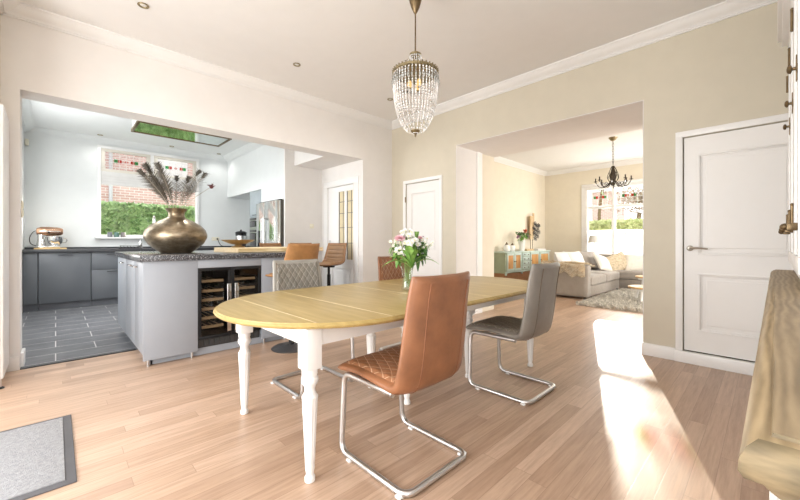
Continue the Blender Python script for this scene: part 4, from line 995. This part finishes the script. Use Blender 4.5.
# ------------------------------------------------------------------ living room
def cushion(name, label, loc, size, rot, mat, grp, seed=0, cat='cushion'):
    w, h, d = size; b = MB(); n = 18; rr = random.Random(seed)
    ox = rr.uniform(0, 50)
    def surf(sgn):
        def fn(u, v):
            x, z = 2*u-1, 2*v-1; e = max(0, (1-abs(x)**3.2))*max(0, (1-abs(z)**3.2)); pin = 1-.06*(1-min(1, e*3))
            k = .06*noise.noise((x*2.2+ox, z*2.2, sgn*3))
            ex = 1-.07*(1-z*z)*(abs(x))**4; ez = 1-.07*(1-x*x)*(abs(z))**4
            return (x*w/2*ex, sgn*d/2*(e**.5)*(1+3*k)+.02*k, h/2*z*ez)
        return fn
    b.grid(surf(1), n, n); b.grid(surf(-1), n, n); bmesh.ops.remove_doubles(b.bm, verts=b.bm.verts[:], dist=1e-5)
    o = b.build(name, mat, ang=80); o.location = loc; o.rotation_euler = rot
    return tag(o, label, cat, grp)
def soft(b, x0, x1, y0, y1, z0, z1, r=.05, crown=.02):
    t = bmesh.new(); bmesh.ops.create_cube(t, size=1); bmesh.ops.subdivide_edges(t, edges=t.edges[:], cuts=9, use_grid_fill=True)
    for v in t.verts:
        p = v.co*2; q = Vector((p.x*(x1-x0)/2, p.y*(y1-y0)/2, p.z*(z1-z0)/2)); hx, hy, hz_ = (x1-x0)/2-r, (y1-y0)/2-r, (z1-z0)/2-r
        c = Vector((max(-hx, min(hx, q.x)), max(-hy, min(hy, q.y)), max(-hz_, min(hz_, q.z)))); dd = q-c
        if dd.length > r: dd = dd.normalized()*r
        q = c+dd; q.z += crown*(1-p.x**2)*(1-p.y**2)*(1 if p.z > 0 else 0)+.008*noise.noise(q*4)
        v.co = q+Vector(((x0+x1)/2, (y0+y1)/2, (z0+z1)/2))
    b._merge(t); return b
SF = (8.9, 2.9, 0)
sf = thing('corner_sofa', 'stone grey L-shaped corner sofa in the sunlit living room', 'sofa', SF)
b = MB(SF); b.box(7.52, 10.32, 2.44, 3.36, .045, .25, .01); b.box(9.48, 10.32, .2, 2.44, .045, .25, .01); b.build('base', m_sofa, sf)
b = MB(SF); soft(b, 7.34, 7.54, 2.42, 3.40, .04, .67, .035, .005); b.build('arm', m_sofa, sf, 60)
b = MB(SF); soft(b, 7.54, 10.34, 3.22, 3.42, .06, .70, .05, 0); b.build('backrest', m_sofa, sf, 60)
b = MB(SF); soft(b, 10.14, 10.36, .2, 3.30, .06, .72, .05, 0); b.build('backrest', m_sofa, sf, 60)
for x0, x1 in ((7.545, 8.50), (8.505, 9.47)):
    b = MB(SF); soft(b, x0, x1, 2.41, 3.20, .25, .44, .045, .02); b.build('seat_cushion', m_sofa, sf, 60)
for y0, y1 in ((1.42, 3.2), (.25, 1.415)):
    b = MB(SF); soft(b, 9.47, 10.15, y0, y1, .25, .44, .045, .02); b.build('seat_cushion', m_sofa, sf, 60)
for y0, y1 in ((.25, 1.3), (1.31, 2.35), (2.36, 3.1)):
    b = MB(SF); soft(b, 9.93, 10.16, y0, y1, .42, .82, .08, 0); b.build('back_cushion', m_sofa, sf, 60)
for x, y in ((7.42, 2.5), (7.42, 3.3), (9.55, 2.5), (10.2, .3), (9.55, .3), (10.25, 3.3)):
    b = MB(SF); b.cyl(x, y, 0, .05, .022, seg=12); b.build('foot', m_black, sf)
GCU = 'loose cushions on the corner sofa'
R_ = math.radians
cushion('cushion', 'large white back cushion leaning just behind the sheepskin-covered arm', (7.82, 3.06, .68), (.76, .50, .22), (R_(-20), 0, R_(8)), m_cushw, GCU, 1)
cushion('cushion', 'white back cushion in the middle of the left sofa section', (8.55, 3.08, .67), (.72, .50, .22), (R_(-20), 0, R_(-4)), m_cushw, GCU, 2)
cushion('cushion', 'dark grey back cushion standing in the corner of the sofa', (9.33, 3.06, .67), (.66, .48, .2), (R_(-18), 0, R_(-12)), m_sofa, GCU, 3)
cushion('cushion', 'cream cable-knit cushion leaning in front of the grey corner cushion', (9.28, 2.72, .62), (.50, .44, .16), (R_(-32), R_(14), R_(-14)), m_knit, GCU, 4)
cushion('cushion', 'beige patterned cushion lying askew in the sofa corner', (9.72, 2.55, .62), (.56, .46, .17), (R_(-28), R_(-22), R_(-48)), m_gold, GCU, 5)
cushion('cushion', 'plain cream cushion right of the beige patterned cushion', (9.84, 2.18, .63), (.46, .44, .15), (R_(-20), 0, R_(-75)), m_knit, GCU, 6)
cushion('cushion', 'taupe brown cushion at the right of the sofa, cut by the door jamb', (9.84, 1.76, .62), (.50, .42, .16), (R_(-22), 0, R_(-85)), m_taupe, GCU, 7)
# sheepskin
b = MB(); bw_ = MB(); rr = random.Random(5)
def skin(u, v):
    x = 7.26+u*.62; y = 2.44+v*.80
    # drape: over the arm (top .67), down its outer side
    s = u*.86; top = .695
    e = .05*math.sin(v*9)+.03*math.sin(v*23+1)
    if s < .26: return V3(7.325, 2.46+.86*v, top-(.26-s)*(.85+e*3)-.0)
    return V3(7.325+(s-.26), 2.46+.86*v, top-.0*(s-.26)+.012*math.sin(v*12+s*9)-.25*max(0, s-.46))
fs = thing('sheepskin_throw', 'shaggy brown and ivory sheepskin draped over the sofa arm', 'throw', (7.45, 2.9, .69))
b = MB((7.45, 2.9, .69)); b.grid(skin, 24, 30); b.build('hide', m_furw, fs, 60)
for mat, nn, nm, cond in ((m_fur, 5200, 'brown_pile', lambda u: u < .62), (m_furw, 2600, 'ivory_pile', lambda u: u > .36)):
    b = MB((7.45, 2.9, .69))
    for k in range(nn):
        u, v = rr.random(), rr.uniform(.0, 1)
        if not cond(u): continue
        p = skin(u, v); q = skin(min(1, u+.02), v); w = skin(u, min(1, v+.02)); nrm = (q-p).cross(w-p)
        if nrm.length < 1e-9: continue
        nrm.normalize(); nrm = nrm if nrm.z > -.1 and (nrm.z > .2 or nrm.x < 0) else -nrm
        tip = p+nrm*rr.uniform(.02, .05)+V3(rr.uniform(-.03, .03), rr.uniform(-.03, .03), -.02*rr.random()); s = V3(rr.uniform(-1, 1), rr.uniform(-1, 1), rr.uniform(-1, 1)).normalized()*.006
        b.tri(p-s, p+s, tip)
    tag(b.build(nm, mat, fs, 0, recalc=False), kind='stuff')
# rug
rg = thing('shag_rug', 'shaggy ivory grey rug in front of the corner sofa', 'rug', (8.0, 1.3, 0)); L0 = (8.0, 1.3, 0)
b = MB(L0); b.box(6.66, 9.40, .1, 2.38, 0, .015); b.build('backing', m_rug, rg, 0)
b = MB(L0)
for k in range(26000):
    x, y = rr.uniform(6.64, 9.40), rr.uniform(.1, 2.38); 
    if x+y*.75 < 6.64+.75*1.55 and False: continue
    a = rr.uniform(0, 2*PI); s = V3(math.cos(a), math.sin(a), 0)*.016; tp = V3(x+rr.uniform(-.05, .05), y+rr.uniform(-.05, .05), .015+rr.uniform(.02, .065))
    b.tri(V3(x, y, .012)-s, V3(x, y, .012)+s, tp)
tag(b.build('pile', m_rug, rg, 0, recalc=False), kind='stuff')
# nesting tables
def side_table(label, x, y, z, r):
    t = thing('coffee_table', label, 'coffee table', (x, y, .015), 0, 'pair of round coffee tables on the rug')
    b = MB(); b.lathe([(r-.012, z-.032), (r, z-.026), (r, z-.006), (r-.008, z)], seg=40); b.build('tabletop', WOOD('pine round top', (.55, .32, .12), (.74, .50, .25), (1, 9, 9), 3), t)
    b = MB(); b.cyl(0, 0, z-.075, z-.032, r-.05, seg=32); b.build('apron', m_chalk, t)
    for k in range(3):
        a = 2*PI*k/3+.9; b = MB(); b.tube([(math.cos(a)*(r-.08), math.sin(a)*(r-.08), z-.06), (math.cos(a)*(r-.03), math.sin(a)*(r-.03), .016)], [.026, .018], 12); b.build('leg', m_chalk, t)
side_table('lower round pine-topped coffee table with white legs at the passage edge', 7.78, 1.55, .29, .30)
side_table('taller round pine-topped coffee table further back by the sofa corner', 8.92, 1.72, .39, .27)
# sideboard
SB = (8.75, 4.46, 0); sb = thing('sideboard', 'pale green painted sideboard with orange pine door panels in the living room', 'sideboard', SB)
XA, XZ, YF, ZB, ZS = 7.53, 9.92, 4.25, .36, .89
b = MB(SB); b.box(XA, XZ, YF+.02, 4.66, ZB+.02, ZS-.03); b.build('body', m_green, sb, 0)
b = MB(SB); b.box(XA-.02, XZ+.02, YF-.015, 4.665, ZS-.03, ZS, .006); b.build('top', m_mint, sb)
b = MB(SB); b.box(XA+.05, XZ-.05, YF+.06, 4.64, 0.001, ZB+.02); b.build('plinth', m_base, sb, 0)
b = MB(SB); n_ = 24
poly = [(XA, ZB+.06)]+[(XA+(XZ-XA)*k/n_, ZB+.015+.03*abs(math.sin(3*PI*k/n_))) for k in range(n_+1)]+[(XZ, ZB+.06)]
b.prism(poly, 'y', YF, YF+.025); b.build('skirt', m_mint, sb, 0)
for x in (XA+.03, XA+.80, XA+1.59, XZ-.03):
    b = MB(SB); b.lathe([(.018, .335), (.03, .35), (.022, .37), (.032, .39)], (x, YF+.02, 0), 12); b.build('foot', m_mint, sb)
def sb_door(x0, x1):
    b = MB(SB); bars_y(b, YF, YF+.022, x0, x1, ZB+.07, ZS-.035, .055, .003); d = b.build('door', m_mint, sb)
    b = MB(SB); b.box(x0+.05, x1-.05, YF+.008, YF+.018, ZB+.12, ZS-.085); b.build('pine_panel', m_orange, d, 0)
    return d
for x0, x1, k in ((XA+.06, XA+.40, XA+.375), (XA+.42, XA+.76, XA+.445), (XA+1.24, XA+1.74, XA+1.27), (XA+1.78, XZ-.05, XA+1.81)):
    d = sb_door(x0, x1); b = MB(SB); b.ball((k, YF-.012, ZB+.29), .014, 8, 6); b.build('knob', m_bronze, d)
for k in range(4):
    z = ZB+.075+.106*k; b = MB(SB); b.box(XA+.80, XA+1.20, YF, YF+.02, z, z+.098, .004); d = b.build('drawer', m_mint, sb)
    for x in (XA+.90, XA+1.10): b = MB(SB); b.ball((x, YF-.01, z+.05), .013, 8, 6); b.build('knob', m_bronze, d)
# things on the sideboard
def teapot(label, x, y, s):
    t = thing('teapot', label, 'teapot', (x, y, ZS), 0, 'two white figurine pots on the sideboard')
    b = MB(); b.lathe([(.04*s, 0), (.06*s, .01*s), (.075*s, .06*s), (.06*s, .12*s), (.035*s, .14*s), (.03*s, .145*s)], seg=20); b.build('body', m_porc, t)
    b = MB(); b.lathe([(.034*s, .145*s), (.036*s, .152*s), (.02*s, .17*s), (.009*s, .175*s), (.013*s, .19*s), (.004*s, .196*s)], seg=16); b.build('lid', m_bronze, t)
    b = MB(); b.tube(spline([(.06*s, 0, .05*s), (.10*s, 0, .08*s), (.115*s, 0, .14*s)], 8), [.014*s, .012*s, .011*s, .010*s, .009*s, .008*s, .008*s, .008*s], 7); b.build('spout', m_porc, t)
    b = MB(); b.tube(spline([(-.06*s, 0, .10*s), (-.105*s, 0, .10*s), (-.10*s, 0, .04*s), (-.065*s, 0, .035*s)], 10), .007*s, 6); b.build('handle', m_porc, t)
teapot('larger white lidded pot at the left end of the green sideboard', 7.86, 4.42, 1.15); teapot('smaller white lidded pot second from the left on the green sideboard', 8.13, 4.42, 1.05)
b = MB(); b.lathe([(.06, 0), (.066, .004), (.075, .12), (.095, .27), (.098, .275), (.09, .27), (.07, .12), (.05, .02)], seg=28); o = b.build('flower_vase', m_porc); o.location = (8.62, 4.42, ZS); tag(o, 'white tapered porcelain vase on the green sideboard', 'vase')
def sbflower(name, label, dx, dz, mat, kind):
    base_ = V3(8.62+dx*.1, 4.42, ZS+.04); tip = V3(8.62+dx, 4.40+RND.uniform(-.06, .06), ZS+.30+dz); t = thing(name, label, 'flower', base_, 0, 'flowers in the white sideboard vase')
    b = MB(base_); b.tube(spline([base_, base_+V3(dx*.2, 0, .24), tip], 8), .004, 5); b.build('stem', m_stem, t)
    b = MB(base_)
    if kind == 'leaf':
        for k in range(22):
            o_ = tip+V3(RND.uniform(-.07, .07), RND.uniform(-.07, .07), RND.uniform(-.09, .03)); a = RND.uniform(0, 2*PI); frond(b, o_, o_+V3(math.cos(a)*.09, math.sin(a)*.05-.02, RND.uniform(-.03, .06)), .022, .2, 4)
        b.build('leaf_blade', mat, t, 0, recalc=False)
    else:
        for k in range(5): petals(b, tip+V3(RND.uniform(-.04, .04), RND.uniform(-.03, .03), RND.uniform(-.03, .03)), .04, 9, V3(-.3, -.7, .5), 3, .5)
        b.build('petals', mat, t, 0, recalc=False)
for dx, dz, m_, k_, lb in ((-.20, .06, m_mauve, 'f', 'mauve flowers at the left of the sideboard bouquet'), (-.10, .13, m_leafd, 'leaf', 'dark leafy stem at the upper left of the sideboard bouquet'), (.0, .08, m_leaf, 'leaf', 'bright green leafy stem in the middle of the sideboard bouquet'),
                           (.06, .20, m_rf, 'f', 'coral red flower at the top of the sideboard bouquet'), (.14, .10, m_leafd, 'leaf', 'dark leafy stem at the right of the sideboard bouquet'), (.23, .08, m_mauve, 'f', 'mauve flowers at the right of the sideboard bouquet'), (-.06, .02, m_leaf, 'leaf', 'low green leaves at the front of the sideboard bouquet')):
    sbflower('flower_spray' if k_ == 'f' else 'leafy_stem', lb, dx, dz, m_, k_)
b = MB(); b.box(8.75, 9.15, 4.34, 4.56, ZS, ZS+.05, .006); tag(b.build('book', m_plank), 'tan book lying flat beside the white vase on the sideboard', 'book')
b = MB(); b.box(9.28, 9.78, 4.30, 4.50, ZS, ZS+.045, .006); tag(b.build('book', m_cushw), 'white book lying flat at the foot of the plank sculpture', 'book')
t = thing('plank_sculpture', 'weathered upright plank with dark metal flower rings on the sideboard', 'sculpture', (9.55, 4.58, ZS)); L0 = (9.55, 4.58, ZS)
b = MB(L0); b.box(9.42, 9.60, 4.575, 4.605, ZS+.30, 1.84, .004); b.box(9.60, 9.66, 4.575, 4.605, 1.0+.3, 1.93, .004); b.build('plank', m_plank, t)
b = MB(L0); b.box(9.40, 9.70, 4.53, 4.65, ZS, ZS+.02)
for x in (9.45, 9.56): b.cyl(x, 4.59, ZS+.02, ZS+.32, .008, seg=8)
b.build('stand', m_bronze, t)
b = MB(L0)
for x, z, r in ((9.66, 1.62, .085), (9.80, 1.55, .08), (9.72, 1.45, .09), (9.86, 1.42, .085), (9.62, 1.36, .08), (9.78, 1.30, .08), (9.66, 1.22, .07), (9.88, 1.60, .06), (9.58, 1.50, .06)):
    for k in range(5):
        a = 2*PI*k/5; cx, cz = x+math.cos(a)*r*.5, z+math.sin(a)*r*.5
        b.tube([(cx+math.cos(q*2*PI/10)*r*.45, 4.545+.02*math.sin(k), cz+math.sin(q*2*PI/10)*r*.45) for q in range(11)], .006, 5)
    b.ball((x, 4.54, z), .018, 8, 6); b.rod((x, 4.55, z), (9.55, 4.58, z-.06), .005, seg=5)
b.build('metal_flowers', M('dark grey metal', (.10, .10, .10), .4, .7), t)
# floor lamp
t = thing('floor_lamp', 'slim standing lamp with grey drum shade in front of the living room window', 'lamp', (10.41, 3.26, 0))
b = MB(); b.lathe([(.055, 0), (.058, .012), (.03, .022), (.011, .03)], seg=24); b.build('base', m_steel, t)
b = MB(); b.cyl(0, 0, .02, 1.14, .011, seg=10); b.ball((0, 0, .98), .018, 8, 6); b.build('pole', m_steel, t)
b = MB(); b.lathe([(.155, 1.10), (.158, 1.10), (.115, 1.30), (.112, 1.30)], seg=36); b.lathe([(.112, 1.298), (.02, 1.299)], seg=24); b.build('lamp_shade', m_shade, t)
# dry twig on the sill
t = thing('twig_vase', 'small white pot with a dry budding twig on the living room window sill', 'vase', (10.50, 2.20, .635))
b = MB(); b.lathe([(.03, 0), (.045, .05), (.04, .12), (.022, .16), (.018, .16)], seg=18); b.build('pot', m_porc, t)
b = MB(); b.tube(spline([(0, 0, .1), (0, .0, .35), (-.0, .1, .56), (0, .25, .66), (0, .36, .70)], 16), .005, 5); b.build('twig', m_quill, t)
b = MB()
for y, z in ((.36, .70), (.30, .69), (.26, .665), (.2, .64), (.16, .60), (.33, .72)): b.ball((0, y, z), .022, 8, 6)
b.build('buds', M('brown bud', (.33, .20, .12), .7), t)
# iron chandelier
CX, CY, CZ = 7.98, 2.16, 3.2
t = thing('iron_chandelier', 'black wrought-iron eight-arm chandelier in the living room', 'chandelier', (CX, CY, CZ)); m_iron = M('dark wrought iron', (.045, .032, .02), .5, .5)
b = MB(); b.lathe([(.02, -.07), (.05, -.05), (.075, -.012), (.08, 0)], seg=20); b.build('canopy', m_brass, t)
b = MB()
for k in range(9):
    z = -.07-.052*k; a = (k % 2)*PI/2
    b.tube([(math.cos(a)*.014*math.cos(q*PI/5), math.sin(a)*.014*math.cos(q*PI/5), z-.03-.032*math.sin(q*PI/5)) for q in range(11)], .004, 5)
b.build('chain', m_iron, t)
b = MB(); b.lathe([(.01, -.56), (.02, -.58), (.03, -.63), (.05, -.72), (.062, -.80), (.04, -.87), (.03, -.90), (.045, -.925), (.03, -.95), (.008, -.97)], seg=16); 
for k in range(8):
    a = 2*PI*k/8; b.tube(spline([(math.cos(a)*.02, math.sin(a)*.02, -.57), (math.cos(a)*.07, math.sin(a)*.07, -.68), (math.cos(a+.5)*.10, math.sin(a+.5)*.10, -.80), (math.cos(a+.8)*.05, math.sin(a+.8)*.05, -.90)], 12), .006, 5)
b.build('body', m_iron, t)
for k in range(8):
    a = 2*PI*k/8+.2; ca, sa = math.cos(a), math.sin(a)
    b = MB(); b.tube(spline([(ca*.04, sa*.04, -.86), (ca*.13, sa*.13, -.975), (ca*.24, sa*.24, -.965), (ca*.305, sa*.305, -.87)], 14), .008, 6); b.tube(spline([(ca*.10, sa*.10, -.94), (ca*.15, sa*.15, -.89), (ca*.19, sa*.19, -.93), (ca*.17, sa*.17, -.955)], 9), .005, 5); ar = b.build('arm', m_iron, t)
    b = MB(); b.lathe([(.008, -.87), (.034, -.858), (.036, -.852), (.01, -.85), (.012, -.845), (.012, -.80), (.014, -.79)], (ca*.305, sa*.305, 0), 12); b.build('candle_cup', m_iron, ar)
    b = MB(); b.octa((ca*.30, sa*.30, -.91), .012, .03); b.build('crystal_drop', m_crystal, ar, 0)

# ------------------------------------------------------------------ outside
b = MB(); b.box(-3, 7, 8.96, 10.5, -.13, -.10); struct(b.build('ground_lawn', m_grass, ang=0))
b = MB(); b.box(-14, 32, -14, 26, -.35, -.13); struct(b.build('ground_garden', m_pave, ang=0))
def hedge(name, label, x0, x1, y0, y1, z1, n, face, seed, ls=.06, m_hedge=m_hedge):
    r = random.Random(seed); t = thing(name, label, 'hedge', ((x0+x1)/2, (y0+y1)/2, -.13)); L0 = t.location
    b = MB(L0); b.box(x0+.04, x1-.04, y0+.04, y1-.04, -.13, z1-.04); b.build('core', m_hedge, t, 0)
    b = MB(L0)
    for k in range(n):
        if face == 'y': p = V3(r.uniform(x0, x1), y0+r.uniform(-.03, .05), r.uniform(.6, z1))
        else: p = V3(x0+r.uniform(-.03, .05), r.uniform(y0, y1), r.uniform(.6, z1))
        if r.random() < .25: p = V3(r.uniform(x0, x1), r.uniform(y0, y1), z1+r.uniform(-.03, .03))
        d = V3(r.uniform(-1, 1), r.uniform(-1, 1), r.uniform(-1, 1)).normalized()*ls; s = d.orthogonal().normalized()*ls*.5
        b.quad(p-d, p-s, p+d, p+s)
    tag(b.build('leaves', m_hedge, t, 0, recalc=False), kind='stuff')
hedge('hedge', 'clipped green hedge outside the kitchen window', -1.2, 5.5, 10.5, 11.1, 2.02, 9000, 'y', 1, .055)
hedge('hedge', 'long clipped hedge outside the living room window', 14, 14.8, -3, 9, 1.86, 9000, 'x', 2, .08, m_hedge2)
t = thing('brick_house', 'red brick house beyond the kitchen hedge', 'house', (2.5, 13.6, -.13)); L0 = (2.5, 13.6, -.13)
b = MB(L0); b.box(-5, 9.5, 13.0, 14.2, -.13, 5.2); b.build('facade', m_brick, t, 0)
b = MB(L0); b.box(2.05, 3.1, 12.95, 13.02, 2.95, 3.15, .01); b.build('window_ledge', m_trim, t)
b = MB(L0); b.box(2.1, 3.05, 12.985, 13.01, 3.15, 4.4); b.build('window', m_trim, t)
b = MB(L0); b.cyl(1.12, 12.93, 0, 5.1, .045); b.build('drain_pipe', M('grey drainpipe', (.55, .56, .58), .5), t)
t = thing('brick_house', 'low brick house across the street behind the living room hedge', 'house', (23, 9.5, -.13)); L0 = (23, 9.5, -.13)
b = MB(L0); b.box(22, 24, 5.9, 13, -.13, 3.9); b.build('facade', m_brick, t, 0)
b = MB(L0); b.box(21.93, 22.02, 7.0, 7.5, -.1, 3.9); b.build('window_strip', m_trim, t)
b = MB(L0); b.box(21.8, 24.2, 5.8, 13.2, 3.9, 4.05); b.build('roof_edge', m_trim, t)
r = random.Random(9); t = thing('street_tree', 'bare reddish street tree outside the living room window', 'tree', (21, 4.6, -.13)); L0 = (21, 4.6, -.13)
b = MB(L0); b.tube(spline([(21, 4.6, -.13), (21, 4.65, 1.5), (21, 4.5, 2.6)], 8), .10, 8); b.build('trunk', m_bronze, t)
b = MB(L0)
for k in range(1100):
    d = V3(r.gauss(0, 1), r.gauss(0, 1), r.gauss(0, .7)); p = V3(21, 4.5, 3.3)+d*.85*(r.random()**.4)*V3(1, 1, 1).length/1.7*.8; e = V3(r.uniform(-1, 1), r.uniform(-1, 1), r.uniform(-1, 1)).normalized()*.09; s = e.orthogonal().normalized()*.05
    b.quad(p-e, p-s, p+e, p+s)
tag(b.build('crown', leaf_mat('autumn leaf', (.30, .18, .12), (.48, .42, .30), 6), t, 0, recalc=False), kind='stuff')

r = random.Random(21); t = thing('garden_tree', 'sparse leafy garden tree standing in the low sun beyond the hedge', 'tree', (17.5, 5.2, -.13)); L0 = (17.5, 5.2, -.13)
b = MB(L0); b.tube(spline([(17.5, 5.2, -.13), (17.55, 5.3, 2.4), (17.4, 5.0, 4.2), (17.4, 4.9, 5.6)], 10), [.09-.006*k for k in range(10)], 8); b.build('trunk', m_bronze, t)
b = MB(L0)
for k in range(330):
    p = V3(17.4, 4.6, 4.55)+V3(r.gauss(0, .5), r.gauss(0, .85), r.gauss(0, .5)); e = V3(r.uniform(-1, 1), r.uniform(-1, 1), r.uniform(-1, 1)).normalized()*.075; s_ = e.orthogonal().normalized()*.045
    b.quad(p-e, p-s_, p+e, p+s_)
tag(b.build('crown', m_leaf, t, 0, recalc=False), kind='stuff')

# ------------------------------------------------------------------ light
W = bpy.data.worlds.new('World'); SC.world = W; W.use_nodes = True; nt = W.node_tree; nt.nodes.clear()
bg = nt.nodes.new('ShaderNodeBackground'); ow = nt.nodes.new('ShaderNodeOutputWorld'); bg.inputs[0].default_value = (.93, .97, 1.0, 1); bg.inputs[1].default_value = 1.9; nt.links.new(bg.outputs[0], ow.inputs[0])
def lamp(name, typ, loc, energy, col=(1, 1, 1), rot=(0, 0, 0), **kw):
    l = bpy.data.lights.new(name, typ); l.energy = energy; l.color = col
    for k, v in kw.items(): setattr(l, k, v)
    o = bpy.data.objects.new(name, l); COL.objects.link(o); o.location = loc; o.rotation_euler = rot; return o
sd = Vector((-1, -.342, -.285)).normalized()
lamp('sun', 'SUN', (20, 6, 8), 6.5, (1, .93, .80), sd.to_track_quat('-Z', 'Y').to_euler(), angle=math.radians(.6))
def rect_light(name, loc, d, sx, sy, e, col):
    lamp(name, 'AREA', loc, e, col, Vector(d).to_track_quat('-Z', 'Z').to_euler(), shape='RECTANGLE', size=sx, size_y=sy)
rect_light('fill_left_opening', (-1.76, 2.1, 1.31), (1, 0, 0), 2.7, 2.5, 128, (1, .985, .96))  # strong fill added at the unseen opening in the left wall
rect_light('fill_back_opening', (-.6, -.77, 1.31), (0, 1, 0), 1.5, 2.5, 24, (1, .985, .96))  # fill added at the unseen opening behind the camera
rect_light('daylight_living_window', (10.85, 2.15, 1.7), (-1, 0, 0), 2.7, 1.9, 105, (1, .97, .92))
rect_light('fill_living_side', (7.9, -2.34, 1.5), (0, 1, 0), 3.3, 2.1, 175, (1, .97, .92))  # fill from out of view, tuned for living room brightness
SPOTS += []
rect_light('fill_kitchen_side', (-.56, 6.5, 1.85), (1, 0, 0), 2.5, 1.7, 62, (.96, .985, 1))  # fill added out of view to lift the kitchen walls and ceiling
for i, (x, y, z) in enumerate(SPOTS):
    lamp('spotlight_fill', 'SPOT', (x, y, z-.012), 10 if i < 3 else (7 if i < 6 else 105), (1, .94, .86) if i < 3 else (1, .98, .95), (0, 0, 0), spot_size=math.radians(140), spot_blend=.8, shadow_soft_size=.03)  # fill added at ceiling spots that are themselves unlit
for o in [q for q in SC.objects if q.type == 'LIGHT']: o.data.use_shadow = True

# ------------------------------------------------------------------ camera
cam = bpy.data.cameras.new('camera'); cam.sensor_width = 36; cam.lens = 356.6/800*36; cam.shift_y = -8/800; cam.clip_start = .02
co = bpy.data.objects.new('camera', cam); COL.objects.link(co); co.location = (0, 0, 1.12); co.rotation_euler = (PI/2, 0, math.radians(46.0)-PI/2)
SC.camera = co
SC.view_settings.view_transform = 'Standard'; SC.view_settings.look = 'None'; SC.view_settings.exposure = .38; SC.view_settings.gamma = 1; SC.view_settings.use_curve_mapping = False
SC.cycles.use_denoising = True; SC.cycles.max_bounces = 10; SC.cycles.diffuse_bounces = 5; SC.cycles.transparent_max_bounces = 24; SC.cycles.sample_clamp_indirect = 8
